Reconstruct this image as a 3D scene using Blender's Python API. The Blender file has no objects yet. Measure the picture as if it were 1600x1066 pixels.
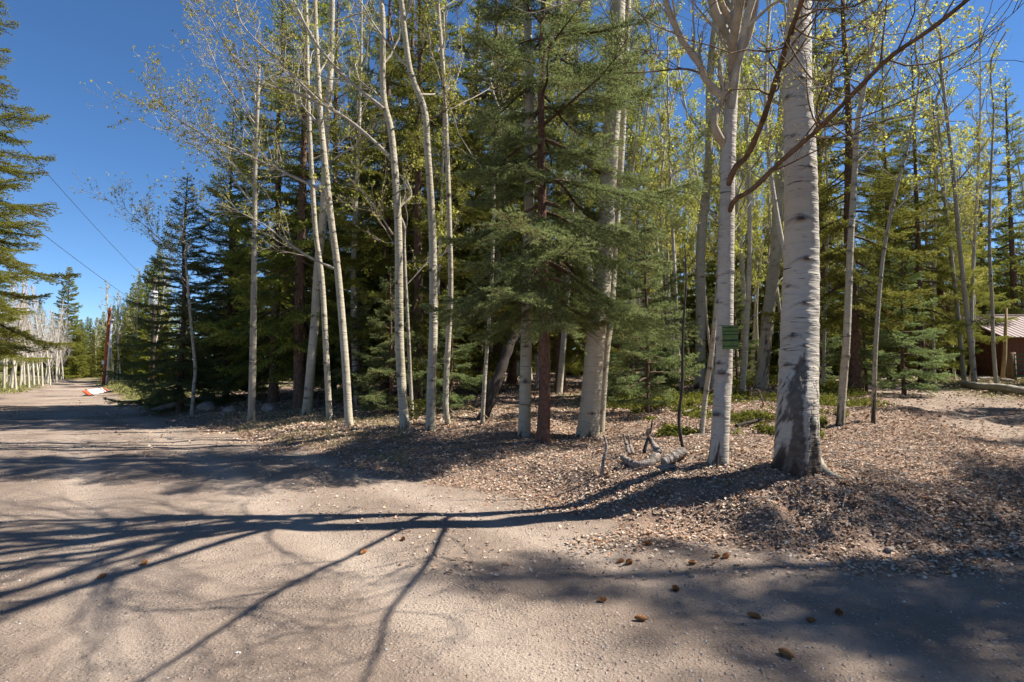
import bpy, math, random
import numpy as np

# ------------------------------------------------------------------ camera, sky, sun, exposure
rng = np.random.default_rng(11)
random.seed(11)
sc = bpy.context.scene
COL = sc.collection
R = math.radians
CAM_H, FPX, HOR = 1.5, 900.0, 575.0
PITCH = math.atan((HOR - 533.0) / FPX)
cd = bpy.data.cameras.new('camera'); cam = bpy.data.objects.new('camera', cd); COL.objects.link(cam)
cam.location = (0, 0, CAM_H); cam.rotation_euler = (math.pi / 2 + PITCH, 0, 0)
cd.sensor_width = 36.0; cd.lens = 36.0 * FPX / 1600.0; cd.clip_start = 0.05; cd.clip_end = 2000
sc.camera = cam
SUN_AZ, SUN_EL = R(84), R(47)
w = bpy.data.worlds.new('World'); sc.world = w; w.use_nodes = True
wn = w.node_tree; wn.nodes.clear()
sky = wn.nodes.new('ShaderNodeTexSky'); sky.sky_type = 'NISHITA'; sky.sun_disc = False
sky.sun_elevation = SUN_EL; sky.sun_rotation = SUN_AZ; sky.altitude = 2600; sky.air_density = 1.0
sky.dust_density = 0.0; sky.ozone_density = 5.0
bg = wn.nodes.new('ShaderNodeBackground'); bg.inputs[1].default_value = 0.074
wo = wn.nodes.new('ShaderNodeOutputWorld')
hsv = wn.nodes.new('ShaderNodeHueSaturation'); hsv.inputs['Saturation'].default_value = 1.12; hsv.inputs['Value'].default_value = 0.95
wn.links.new(sky.outputs[0], hsv.inputs['Color']); wn.links.new(hsv.outputs[0], bg.inputs[0]); wn.links.new(bg.outputs[0], wo.inputs[0])
sd = bpy.data.lights.new('sun', 'SUN'); so = bpy.data.objects.new('sun', sd); COL.objects.link(so)
sd.energy = 5.0; sd.angle = R(0.53); sd.color = (1.0, 0.95, 0.865)
SDIR = np.array([math.sin(SUN_AZ) * math.cos(SUN_EL), math.cos(SUN_AZ) * math.cos(SUN_EL), math.sin(SUN_EL)])
import mathutils
so.rotation_euler = mathutils.Vector(SDIR).to_track_quat('Z', 'Y').to_euler()
so.location = (20, 10, 40)
vs = sc.view_settings
vs.view_transform = 'Standard'; vs.look = 'None'; vs.gamma = 1.0; vs.exposure = 1.25; vs.use_curve_mapping = False
sc.cycles.max_bounces = 4; sc.cycles.diffuse_bounces = 3; sc.cycles.glossy_bounces = 1
sc.cycles.transmission_bounces = 3; sc.cycles.transparent_max_bounces = 4
sc.cycles.use_denoising = True; sc.cycles.adaptive_threshold = 0.03

# ------------------------------------------------------------------ helpers
def nrm(v): return v / np.maximum(np.linalg.norm(v, axis=-1, keepdims=True), 1e-9)

def ray(px, py):
    a, b = (px - 800.0) / FPX, (533.0 - py) / FPX
    return np.array([a, math.cos(PITCH) - b * math.sin(PITCH), math.sin(PITCH) + b * math.cos(PITCH)])

def at(px, py, Y):
    d = ray(px, py); return np.array([0, 0, CAM_H]) + d * (Y / d[1])

def _h(ix, iy, seed):
    n = (ix.astype(np.int64) * 374761393 + iy.astype(np.int64) * 668265263 + seed * 1442695041) & 0xffffffff
    n = ((n ^ (n >> 13)) * 1274126177) & 0xffffffff
    return ((n ^ (n >> 16)) & 0xffff) / 65535.0

def vnoise(x, y, seed=0):
    x = np.asarray(x, float); y = np.asarray(y, float)
    ix, iy = np.floor(x), np.floor(y); fx, fy = x - ix, y - iy
    fx = fx * fx * (3 - 2 * fx); fy = fy * fy * (3 - 2 * fy)
    a, b = _h(ix, iy, seed), _h(ix + 1, iy, seed); c, d = _h(ix, iy + 1, seed), _h(ix + 1, iy + 1, seed)
    return (a * (1 - fx) + b * fx) * (1 - fy) + (c * (1 - fx) + d * fx) * fy

def fbm(x, y, seed=0, o=3):
    s = 0; a = 0.5; t = 0
    for i in range(o):
        s = s + a * vnoise(x * 2 ** i, y * 2 ** i, seed + i * 17); t += a; a *= 0.5
    return s / t

def sstep(a, b, x):
    t = np.clip((x - a) / (b - a), 0, 1); return t * t * (3 - 2 * t)

def mesh_np(name, V, quads=None, tris=None, mats=(), qm=None, tm=None, smooth=True, attrs=None, cols=None):
    V = np.asarray(V, np.float32); me = bpy.data.meshes.new(name)
    q = np.zeros((0, 4), np.int32) if quads is None else np.asarray(quads, np.int32)
    t = np.zeros((0, 3), np.int32) if tris is None else np.asarray(tris, np.int32)
    me.vertices.add(len(V)); me.vertices.foreach_set('co', V.ravel())
    loops = np.concatenate([q.ravel(), t.ravel()]); me.loops.add(len(loops)); me.loops.foreach_set('vertex_index', loops)
    npoly = len(q) + len(t); me.polygons.add(npoly)
    st = np.concatenate([np.arange(len(q)) * 4, len(q) * 4 + np.arange(len(t)) * 3]).astype(np.int32)
    me.polygons.foreach_set('loop_start', st)
    for m in mats: me.materials.append(m)
    if qm is not None or tm is not None:
        mi = np.concatenate([np.zeros(len(q), np.int32) if qm is None else qm, np.zeros(len(t), np.int32) if tm is None else tm]).astype(np.int32)
        me.polygons.foreach_set('material_index', mi)
    me.polygons.foreach_set('use_smooth', np.full(npoly, bool(smooth)))
    for k, a in (attrs or {}).items():
        at_ = me.attributes.new(k, 'FLOAT', 'POINT'); at_.data.foreach_set('value', np.asarray(a, np.float32))
    for k, a in (cols or {}).items():
        c = np.ones((len(V), 4), np.float32); c[:, :3] = a
        at_ = me.attributes.new(k, 'FLOAT_COLOR', 'POINT'); at_.data.foreach_set('color', c.ravel())
    me.update(calc_edges=True); me.validate()
    return me

def obj(name, me, parent=None, loc=None):
    o = bpy.data.objects.new(name, me); COL.objects.link(o)
    if parent is not None: o.parent = parent
    if loc is not None: o.location = loc
    return o

def tag(o, label=None, cat=None, group=None, kind=None):
    if label: o['label'] = label
    if cat: o['category'] = cat
    if group: o['group'] = group
    if kind: o['kind'] = kind
    return o

def thing(name, label, cat, loc, group=None, rz=0.0, scale=1.0):
    o = bpy.data.objects.new(name, None); COL.objects.link(o); o.location = loc
    o.rotation_euler = (0, 0, rz); o.scale = (scale,) * 3; o.empty_display_size = 0.3
    return tag(o, label, cat, group)

def copy_tree(src, label, loc, rz, scale, group, tilt=(0, 0)):
    r = src.copy(); COL.objects.link(r); r.location = loc; r.rotation_euler = (tilt[0], tilt[1], rz)
    r.scale = scale if isinstance(scale, tuple) else (scale,) * 3
    r['label'] = label
    if group: r['group'] = group
    elif 'group' in r: del r['group']
    for ch in src.children:
        c = ch.copy(); COL.objects.link(c); c.parent = r
    return r

def tubes(P, Rr, k, cap=False):
    """P (B,n,3) paths, Rr (B,n) radii -> verts, quads"""
    P = np.asarray(P, float); B, n, _ = P.shape
    T = nrm(np.gradient(P, axis=1))
    m = nrm(T.mean(axis=1)); ref = np.where(np.abs(m[:, 2:3]) > 0.8, np.array([[1.0, 0, 0]]), np.array([[0, 0, 1.0]]))
    U = nrm(np.cross(T, ref[:, None, :])); W = np.cross(T, U)
    a = np.arange(k) * 2 * math.pi / k
    V = P[:, :, None] + Rr[:, :, None, None] * (np.cos(a)[None, None, :, None] * U[:, :, None] + np.sin(a)[None, None, :, None] * W[:, :, None])
    idx = np.arange(B * n * k).reshape(B, n, k); nx = np.roll(idx, -1, axis=2)
    q = np.stack([idx[:, :-1], nx[:, :-1], nx[:, 1:], idx[:, 1:]], -1).reshape(-1, 4)
    return V.reshape(-1, 3), q

class Geo:
    def __init__(s): s.V = []; s.Q = []; s.T = []; s.qm = []; s.tm = []; s.C = []; s.n = 0
    def add(s, V, q=None, t=None, m=0, c=None):
        V = np.asarray(V, float)
        if q is not None and len(q): s.Q.append(np.asarray(q) + s.n); s.qm.append(np.full(len(q), m))
        if t is not None and len(t): s.T.append(np.asarray(t) + s.n); s.tm.append(np.full(len(t), m))
        s.V.append(V); s.n += len(V)
        s.C.append(np.tile(np.array(c if c is not None else (1, 1, 1), float), (len(V), 1)) if c is None or np.ndim(c) == 1 else c)
        return s
    def box(s, c, d, m=0, rot=None):
        v = np.array([[x, y, z] for x in (-.5, .5) for y in (-.5, .5) for z in (-.5, .5)]) * np.array(d)
        if rot is not None: v = v @ np.array(rot).T
        return s.add(v + np.array(c), q=[[0, 1, 3, 2], [4, 6, 7, 5], [0, 4, 5, 1], [2, 3, 7, 6], [0, 2, 6, 4], [1, 5, 7, 3]], m=m)
    def tube(s, pts, r, k=8, m=0, caps=True):
        pts = np.asarray(pts, float); r = np.broadcast_to(np.asarray(r, float), (len(pts),))
        V, q = tubes(pts[None], r[None], k)
        b = len(V); V = np.vstack([V, pts[0], pts[-1]]); ring = np.arange(k); nx = np.roll(ring, -1); o = (len(pts) - 1) * k
        t = np.vstack([np.stack([nx, ring, np.full(k, b)], 1), np.stack([o + ring, o + nx, np.full(k, b + 1)], 1)]) if caps else None
        return s.add(V, q=q, t=t, m=m)
    def mesh(s, name, mats, smooth=False, col=False):
        return mesh_np(name, np.vstack(s.V), np.vstack(s.Q) if s.Q else None, np.vstack(s.T) if s.T else None, mats,
                       np.concatenate(s.qm) if s.qm else None, np.concatenate(s.tm) if s.tm else None, smooth,
                       cols={'Col': np.vstack(s.C)} if col else None)

def spline(pts, n):
    """Catmull-Rom resample, even in length"""
    p = np.asarray(pts, float)
    if len(p) == 2: return p[0] + (p[1] - p[0]) * np.linspace(0, 1, n)[:, None]
    e = np.vstack([2 * p[0] - p[1], p, 2 * p[-1] - p[-2]]); out = []
    for i in range(len(p) - 1):
        a, b, c, d = e[i], e[i + 1], e[i + 2], e[i + 3]; t = np.linspace(0, 1, 24, endpoint=False)[:, None]
        out.append(0.5 * (2 * b + (c - a) * t + (2 * a - 5 * b + 4 * c - d) * t ** 2 + (3 * b - a - 3 * c + d) * t ** 3))
    o = np.vstack(out + [p[-1:]]); s = np.concatenate([[0], np.cumsum(np.linalg.norm(np.diff(o, axis=0), axis=1))])
    u = np.linspace(0, s[-1], n)
    return np.stack([np.interp(u, s, o[:, j]) for j in range(3)], 1)

# ------------------------------------------------------------------ materials
def mat(name):
    m = bpy.data.materials.new(name); m.use_nodes = True; nt = m.node_tree; nt.nodes.clear()
    out = nt.nodes.new('ShaderNodeOutputMaterial')
    class N:
        def __call__(s, t, **kw):
            n = nt.nodes.new('ShaderNode' + t)
            for k, v in kw.items(): setattr(n, k, v)
            return n
        def link(s, a, b): nt.links.new(a, b)
        def noise(s, scale, detail=4, vec=None, rough=0.55):
            n = s('TexNoise'); n.inputs['Scale'].default_value = scale; n.inputs['Detail'].default_value = detail
            n.inputs['Roughness'].default_value = rough
            if vec is not None: s.link(vec, n.inputs['Vector'])
            return n.outputs['Fac']
        def ramp(s, fac, stops):
            r = s('ValToRGB'); cr = r.color_ramp
            while len(cr.elements) < len(stops): cr.elements.new(0.5)
            for e, (p, c) in zip(cr.elements, stops):
                e.position = p; e.color = (c if len(c) == 4 else (*c, 1)) if not isinstance(c, (int, float)) else (c, c, c, 1)
            s.link(fac, r.inputs[0]); return r.outputs[0]
        def mix(s, f, a, b, mode='MIX'):
            n = s('Mix', data_type='RGBA', blend_type=mode)
            for sock, v in ((n.inputs[0], f), (n.inputs[6], a), (n.inputs[7], b)):
                if hasattr(v, 'is_output'): s.link(v, sock)
                elif isinstance(v, (int, float)): sock.default_value = v if sock.type == 'VALUE' else (v, v, v, 1)
                else: sock.default_value = (*v, 1)
            return n.outputs[2]
        def math(s, op, a, b=0.0):
            n = s('Math', operation=op)
            for i, v in enumerate((a, b)):
                if hasattr(v, 'is_output'): s.link(v, n.inputs[i])
                else: n.inputs[i].default_value = v
            return n.outputs[0]
        def vec(s, scale=(1, 1, 1), kind='Object'):
            tc = s('TexCoord'); mp = s('Mapping'); mp.inputs['Scale'].default_value = scale
            s.link(tc.outputs[kind], mp.inputs['Vector']); return mp.outputs[0]
        def attr(s, name):
            n = s('Attribute'); n.attribute_name = name; return n
        def pbr(s, col, rough=0.85, bump=None, bstr=0.5, bdist=0.02, spec=0.25):
            p = s('BsdfPrincipled')
            if hasattr(col, 'is_output'): s.link(col, p.inputs['Base Color'])
            else: p.inputs['Base Color'].default_value = (*col, 1)
            if hasattr(rough, 'is_output'): s.link(rough, p.inputs['Roughness'])
            else: p.inputs['Roughness'].default_value = rough
            p.inputs['Specular IOR Level'].default_value = spec
            if bump is not None:
                b = s('Bump'); b.inputs['Strength'].default_value = bstr; b.inputs['Distance'].default_value = bdist
                s.link(bump, b.inputs['Height']); s.link(b.outputs[0], p.inputs['Normal'])
            return p
        def out(s, sh): s.link(sh if hasattr(sh, 'is_output') else sh.outputs[0], out.inputs['Surface'])
    return m, N()

def m_aspen(name, pale, shade, dark=(0.03, 0.027, 0.024), marks=0.5):
    m, n = mat(name)
    v1 = n.vec((3, 3, 20)); v2 = n.vec((5, 5, 58)); v3 = n.vec((1.3, 1.3, 0.8))
    big = n.noise(1.0, 3, v3); col = n.mix(n.ramp(big, [(0.35, 0), (0.68, 1)]), pale, shade)
    st = n.noise(1.0, 5, v1, 0.62)
    col = n.mix(n.ramp(st, [(0.5, 0), (0.75, 0.4)]), col, tuple(c * 0.62 for c in shade))
    d = n.noise(1.0, 3, v2, 0.5); dm = n.ramp(d, [(0.61, 0), (0.67, 1)])
    reg = n.ramp(n.noise(1.0, 2, n.vec((2.2, 2.2, 1.6))), [(0.4, 0.1), (0.62, 1)])
    col = n.mix(n.math('MULTIPLY', n.math('MULTIPLY', dm, reg), marks), col, dark)
    a = n.attr('dark'); dk = n.math('MINIMUM', a.outputs['Fac'], 1.0)
    rg = n.noise(14.0, 4, n.vec((1, 1, 0.5)))
    darkc = n.mix(rg, (0.015, 0.012, 0.010), (0.085, 0.060, 0.046))
    col = n.mix(dk, col, darkc)
    h = n.math('ADD', st, n.math('MULTIPLY', d, 0.5))
    h = n.math('ADD', h, n.math('MULTIPLY', n.math('MULTIPLY', rg, dk), 0.9))
    p = n.pbr(col, 0.75, h, 0.85, 0.026, 0.2); n.out(p); return m

def m_wood(name, c1, c2, sc_=(9, 9, 2.5), bd=0.02, rough=0.9):
    m, n = mat(name); f = n.noise(1.0, 6, n.vec(sc_), 0.65)
    col = n.ramp(f, [(0.3, c1), (0.68, c2)]); n.out(n.pbr(col, rough, f, 0.8, bd, 0.15)); return m

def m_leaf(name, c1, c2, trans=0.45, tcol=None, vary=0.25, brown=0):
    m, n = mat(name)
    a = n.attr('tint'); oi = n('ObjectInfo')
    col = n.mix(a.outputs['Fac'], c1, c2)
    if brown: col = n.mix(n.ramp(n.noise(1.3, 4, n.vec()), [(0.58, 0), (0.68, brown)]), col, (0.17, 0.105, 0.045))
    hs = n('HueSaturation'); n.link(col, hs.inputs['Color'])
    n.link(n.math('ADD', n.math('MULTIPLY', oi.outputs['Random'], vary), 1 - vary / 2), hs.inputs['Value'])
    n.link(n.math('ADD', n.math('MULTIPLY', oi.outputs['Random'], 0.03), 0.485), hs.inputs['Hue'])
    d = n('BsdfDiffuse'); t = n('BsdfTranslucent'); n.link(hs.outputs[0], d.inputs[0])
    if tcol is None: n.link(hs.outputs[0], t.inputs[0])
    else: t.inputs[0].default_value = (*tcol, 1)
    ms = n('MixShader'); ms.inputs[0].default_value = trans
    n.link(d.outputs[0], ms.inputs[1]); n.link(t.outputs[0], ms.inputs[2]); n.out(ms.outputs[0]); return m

def m_plain(name, c, rough=0.6, var=0.15, scale=8, bump=0.2, spec=0.3, metal=0.0):
    m, n = mat(name); f = n.noise(scale, 5, n.vec())
    col = n.ramp(f, [(0.25, tuple(x * (1 - var) for x in c)), (0.75, tuple(min(1, x * (1 + var)) for x in c))])
    p = n.pbr(col, rough, f, bump, 0.004, spec); p.inputs['Metallic'].default_value = metal; n.out(p); return m

def m_color(name, rough=0.9, grain=60):
    m, n = mat(name); a = n.attr('Col'); f = n.noise(grain, 3, n.vec())
    n.out(n.pbr(n.mix(0.35, a.outputs['Color'], n.ramp(f, [(0.3, 0.35), (0.7, 1.0)]), 'MULTIPLY'), rough, spec=0.15)); return m

ASPEN = m_aspen('aspen_bark', (0.425, 0.375, 0.285), (0.33, 0.285, 0.20), marks=1.0)
ASPEN_BIG = m_aspen('aspen_bark_big', (0.43, 0.38, 0.315), (0.335, 0.29, 0.235), marks=1.0)
ASPEN_GREY = m_aspen('aspen_bark_grey', (0.33, 0.29, 0.225), (0.25, 0.22, 0.165), marks=0.8)
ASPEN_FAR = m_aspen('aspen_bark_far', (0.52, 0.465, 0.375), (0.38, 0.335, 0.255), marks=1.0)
SPRUCE_BARK = m_wood('spruce_bark', (0.055, 0.036, 0.026), (0.19, 0.115, 0.08), (16, 16, 9), 0.03)
SPRUCE_TWIG = m_wood('spruce_twig', (0.06, 0.04, 0.028), (0.14, 0.095, 0.06))
LIMB_DARK = m_wood('dark_limb_bark', (0.05, 0.035, 0.025), (0.20, 0.125, 0.075), (7, 7, 7))
LIMB_TAN = m_wood('tan_limb_bark', (0.24, 0.18, 0.125), (0.42, 0.33, 0.24), (6, 6, 6))
TWIG = m_wood('aspen_twig', (0.20, 0.17, 0.13), (0.42, 0.37, 0.30), (6, 6, 6))
TWIG_GREY = m_wood('pale_twig', (0.34, 0.29, 0.25), (0.52, 0.46, 0.41), (6, 6, 6))
DEADWOOD = m_wood('dead_wood', (0.06, 0.047, 0.038), (0.38, 0.32, 0.27), (26, 26, 26), 0.03)
CHARRED = m_wood('charred_bark', (0.022, 0.018, 0.016), (0.075, 0.06, 0.052), (12, 12, 5))
NEEDLE = m_leaf('spruce_needle', (0.105, 0.130, 0.024), (0.31, 0.315, 0.065), 0.5, vary=.5, brown=.75)
NEEDLE_BLUE = m_leaf('blue_spruce_needle', (0.092, 0.130, 0.045), (0.27, 0.315, 0.125), 0.47, vary=.3, brown=.35)
LEAF = m_leaf('young_aspen_leaf', (0.36, 0.37, 0.06), (0.56, 0.53, 0.13), 0.5)
LEAF_BUD = m_leaf('aspen_bud', (0.30, 0.30, 0.06), (0.48, 0.44, 0.11), 0.45)
SHRUB = m_leaf('ground_shrub_leaf', (0.08, 0.105, 0.018), (0.26, 0.26, 0.055), 0.35)
GRASS = m_color('grass_blade', 0.85)
LITTER = m_color('leaf_litter', 0.9)
PEBBLE = m_color('pebble', 0.9)

# ground: one soil material for road, drive and forest floor; attribute "road" = packed dirt, "duff" = forest soil
def m_ground():
    m, n = mat('soil'); v = n.vec()
    r = n.attr('road').outputs['Fac']; g = n.attr('green').outputs['Fac']; ru = n.attr('rut').outputs['Fac']
    big = n.noise(0.55, 5, v, 0.6); mid = n.noise(5, 6, v, 0.65); fine = n.noise(70, 5, v, 0.7)
    road = n.ramp(big, [(0.34, (0.185, 0.137, 0.102)), (0.62, (0.37, 0.288, 0.222))])
    road = n.mix(n.ramp(mid, [(0.35, 0.55), (0.68, 0)]), road, (0.185, 0.14, 0.112))
    road = n.mix(n.math('MULTIPLY', ru, 0.75), road, (0.45, 0.36, 0.283))
    vo = n('TexVoronoi'); vo.inputs['Scale'].default_value = 34; n.link(v, vo.inputs['Vector'])
    gcol = n.ramp(vo.outputs['Color'], [(0.1, (0.16, 0.125, 0.10)), (0.45, (0.31, 0.25, 0.20)), (0.85, (0.46, 0.40, 0.345))])
    gmask = n.math('MULTIPLY', n.ramp(vo.outputs['Distance'], [(0.22, 1), (0.4, 0)]), n.ramp(n.noise(1.7, 3, v), [(0.35, 0.15), (0.65, 0.85)]))
    road = n.mix(n.math('MULTIPLY', gmask, 0.75), road, gcol)
    road = n.mix(n.ramp(fine, [(0.36, 0.35), (0.6, 0)]), road, (0.15, 0.11, 0.088))
    duff = n.ramp(mid, [(0.28, (0.16, 0.105, 0.075)), (0.55, (0.32, 0.22, 0.16)), (0.75, (0.42, 0.31, 0.23))])
    duff = n.mix(n.ramp(fine, [(0.35, 0.6), (0.62, 0)]), duff, (0.055, 0.038, 0.028))
    grass = n.ramp(n.noise(24, 5, v, 0.7), [(0.3, (0.06, 0.065, 0.02)), (0.7, (0.24, 0.225, 0.09))])
    duff = n.mix(g, duff, grass)
    edge = n.math('ADD', r, n.math('MULTIPLY', n.math('SUBTRACT', mid, 0.5), 0.9))
    col = n.mix(n.ramp(edge, [(0.35, 0), (0.65, 1)]), duff, road)
    h = n.math('ADD', n.math('MULTIPLY', mid, 1.0), n.math('ADD', n.math('MULTIPLY', fine, 0.55), n.math('MULTIPLY', gmask, 0.35)))
    n.out(n.pbr(col, 0.95, h, 0.9, 0.03, 0.1)); return m
SOIL = m_ground()

# ------------------------------------------------------------------ terrain
ROAD = np.array([(-75, 102), (-35, 48.5), (-24, 34.5), (-16.6, 25.2), (-11.2, 18.6), (-7.8, 14.6), (-5.4, 12.1), (-2.7, 9.8), (-.9, 8.0), (.3, 6.75), (1.2, 5.6),
                 (2.1, 4.95), (3.2, 4.95), (4.6, 5.15), (7, 5.3), (12, 5.6), (20, 6.5), (60, 10), (60, -40), (-30, -40), (-15, -14),
                 (-15.2, 6), (-17, 17), (-18.4, 19.8), (-22.5, 20.6), (-60, 28), (-60, 32), (-29.5, 30.5), (-27.5, 32.5), (-38, 47), (-82, 104)], float)
TRACK = np.array([(7.4, 3.5), (8.2, 6.4), (9.0, 8), (10, 11), (11.4, 14.5), (12.7, 18.5), (14.6, 24), (18, 30), (24, 36), (40, 44)], float)

def poly_sd(x, y, P):
    """positive outside"""
    d = np.full(x.shape, 1e9); ins = np.zeros(x.shape, bool); n = len(P)
    for i in range(n):
        a, b = P[i], P[(i + 1) % n]; e = b - a; wx, wy = x - a[0], y - a[1]
        t = np.clip((wx * e[0] + wy * e[1]) / (e @ e), 0, 1); d = np.minimum(d, np.hypot(wx - t * e[0], wy - t * e[1]))
        c = (a[1] > y) != (b[1] > y); ins ^= c & (x < (b[0] - a[0]) * (y - a[1]) / (b[1] - a[1] + 1e-12) + a[0])
    return np.where(ins, -d, d)

def line_d(x, y, P):
    d = np.full(x.shape, 1e9)
    for a, b in zip(P[:-1], P[1:]):
        e = b - a; t = np.clip(((x - a[0]) * e[0] + (y - a[1]) * e[1]) / (e @ e), 0, 1)
        d = np.minimum(d, np.hypot(x - a[0] - t * e[0], y - a[1] - t * e[1]))
    return d

def masks(x, y):
    wob = (fbm(x * 0.9, y * 0.9, 3) - 0.5) * 0.9
    s = poly_sd(x, y, ROAD) + wob; tr = line_d(x, y, TRACK) - 1.65 + wob * 0.9
    return s, tr

def height(x, y):
    x = np.asarray(x, float); y = np.asarray(y, float)
    s, tr = masks(x, y)
    f = np.clip(s, 0, None)
    h = 0.10 * sstep(0.0, 0.9, s) + 1.0 * (1 - np.exp(-f / 10.0))
    h = h + 0.24 * np.exp(-((x - 2.75) ** 2 + (y - 6.7) ** 2) / 1.7 ** 2) * sstep(-0.3, 0.9, s)
    h = h + sstep(0, 1.5, s) * ((fbm(x * 0.5, y * 0.5, 9) - 0.5) * 0.28 + (fbm(x * 2.4, y * 2.4, 21) - 0.5) * 0.10)
    bank = np.exp(-((x - 2.9) ** 2 + (y - 5.35) ** 2) / 0.7 ** 2)
    h = h + bank * (fbm(x * 5, y * 5, 31) - 0.45) * 0.22
    h = h + (fbm(x * 1.1, y * 1.1, 5) - 0.5) * 0.05 + (fbm(x * 7, y * 7, 6) - 0.5) * 0.015
    lt = x * 0.78 + y * 0.62 + 0.25 * (fbm(x * .3, y * .3, 14) - .5); rt_ = np.exp(-((lt - .3) / .22) ** 2) + np.exp(-((lt - 1.9) / .24) ** 2) + .7 * np.exp(-((lt - 3.4) / .2) ** 2)
    h = h - 0.022 * rt_ * (0.4 + fbm(x * 1.5, y * 1.5, 15)) * sstep(0.3, -0.6, s)
    h = h - 0.07 * sstep(0.6, -0.4, tr) * sstep(0.4, 2, s)
    far = sstep(110, 300, np.hypot(x, y)); h = h * (1 - far) + far * 1.0
    return h

def hz(x, y): return float(height(np.array([x]), np.array([y]))[0])

def hit(px, py):
    d = ray(px, py); t = np.concatenate([np.linspace(1.5, 20, 1200), np.linspace(20, 120, 900)])
    x, y, z = d[0] * t, d[1] * t, CAM_H + d[2] * t; below = z < height(x, y)
    i = int(np.argmax(below)) if below.any() else len(t) - 1
    return np.array([x[i], y[i], hz(x[i], y[i])])

def axis(fine_lo, fine_hi, step, lo, hi, g=1.09):
    a = list(np.arange(fine_lo, fine_hi, step)); s = step; v = a[-1]
    while v < hi: s *= g; v += s; a.append(v)
    s = step; v = fine_lo; b = []
    while v > lo: s *= g; v -= s; b.append(v)
    return np.array(b[::-1] + a)
gx = axis(-6.5, 6.5, 0.068, -420, 420); gy = axis(2.2, 12.5, 0.062, -60, 620, 1.075)
X, Y = np.meshgrid(gx, gy); Z = height(X, Y); S_, TR_ = masks(X, Y)
nx_, ny_ = len(gx), len(gy)
idx = np.arange(nx_ * ny_).reshape(ny_, nx_)
Q = np.stack([idx[:-1, :-1], idx[:-1, 1:], idx[1:, 1:], idx[1:, :-1]], -1).reshape(-1, 4)
TV = np.stack([X, Y, Z], -1).reshape(-1, 3)
roadm = np.maximum(sstep(0.25, -0.75, S_ + (fbm(X * 1.6, Y * 1.6, 50) - .5) * .8), 0.62 * sstep(0.35, -0.35, TR_)).ravel()
green = np.clip(sstep(0.52, 0.7, fbm(X * 0.35, Y * 0.35, 77)) * sstep(9, 16, Y) * 0.7 + sstep(13.2, 15.5, X) * sstep(14, 18, Y) * 0.8
                + sstep(-12, -15, X) * sstep(0.2, 1.0, S_) * 0.75, 0, 1).ravel()
dirx, diry = -0.62, 0.78
lat = X * diry - Y * dirx
lat = lat + 0.25 * (fbm(X * .3, Y * .3, 14) - .5)
rut = ((np.exp(-((lat - 0.3) / 0.26) ** 2) + np.exp(-((lat - 1.9) / 0.28) ** 2) + .7 * np.exp(-((lat - 3.4) / .24) ** 2)) * (.35 + fbm(X * .8, Y * .8, 16))).ravel()
qc = Q.mean(1).astype(int); fs = S_.ravel()[Q].mean(1); ft = TR_.ravel()[Q].mean(1)
for nm, sel in (('dirt_road', fs < 0), ('driveway', (fs >= 0) & (ft < 0)), ('forest_floor', (fs >= 0) & (ft >= 0))):
    q = Q[sel]; u, inv = np.unique(q, return_inverse=True)
    tag(obj(nm, mesh_np(nm, TV[u], inv.reshape(-1, 4), None, [SOIL], attrs={'road': roadm[u], 'green': green[u], 'rut': rut[u]})), kind='structure')

# ------------------------------------------------------------------ growing things
def rand_unit(n): return nrm(rng.normal(size=(n, 3)))

def grow(P0, D0, L, n, wander, up, sag=0.0):
    P = np.empty((len(P0), n + 1, 3)); P[:, 0] = P0; d = nrm(D0.copy()); st = (L / n)[:, None]
    for i in range(n):
        d = nrm(d + rng.normal(size=d.shape) * wander + np.array([0, 0, up - sag * i / n]))
        P[:, i + 1] = P[:, i] + d * st
    return P

def spawn(P, counts, t0, t1, ang):
    """children along each path: start, direction, parent index, t"""
    B, n, _ = P.shape; pi = np.repeat(np.arange(B), counts); m = len(pi)
    t = t0 + (t1 - t0) * rng.random(m); f = t * (n - 1); i = np.clip(f.astype(int), 0, n - 2); fr = (f - i)[:, None]
    p = P[pi, i] * (1 - fr) + P[pi, i + 1] * fr; T = nrm(P[pi, i + 1] - P[pi, i])
    r = rand_unit(m); r = nrm(r - (r * T).sum(1, keepdims=True) * T)
    a = ang * (0.7 + 0.6 * rng.random(m))[:, None]
    return p, nrm(T * np.cos(a) + r * np.sin(a)), pi, t

def leaf_quads(P, size, up=0.3):
    m = len(P); n = nrm(rng.normal(size=(m, 3)) + np.array([0, 0, up])); a = nrm(np.cross(n, rand_unit(m))); b = np.cross(n, a)
    s = (size * (0.6 + 0.8 * rng.random(m)))[:, None]
    V = np.stack([P - a * s * 0.5, P + b * s * 0.42 + n * s * 0.12, P + a * s * 0.55, P - b * s * 0.42 + n * s * 0.12], 1)
    return V.reshape(-1, 3), np.arange(m * 4).reshape(-1, 4)

def leaf_mesh(name, P, size, material, up=0.3):
    V, q = leaf_quads(P, size, up); t = np.repeat(rng.random(len(P)), 4)
    return mesh_np(name, V, q, None, [material], smooth=False, attrs={'tint': t})

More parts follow.
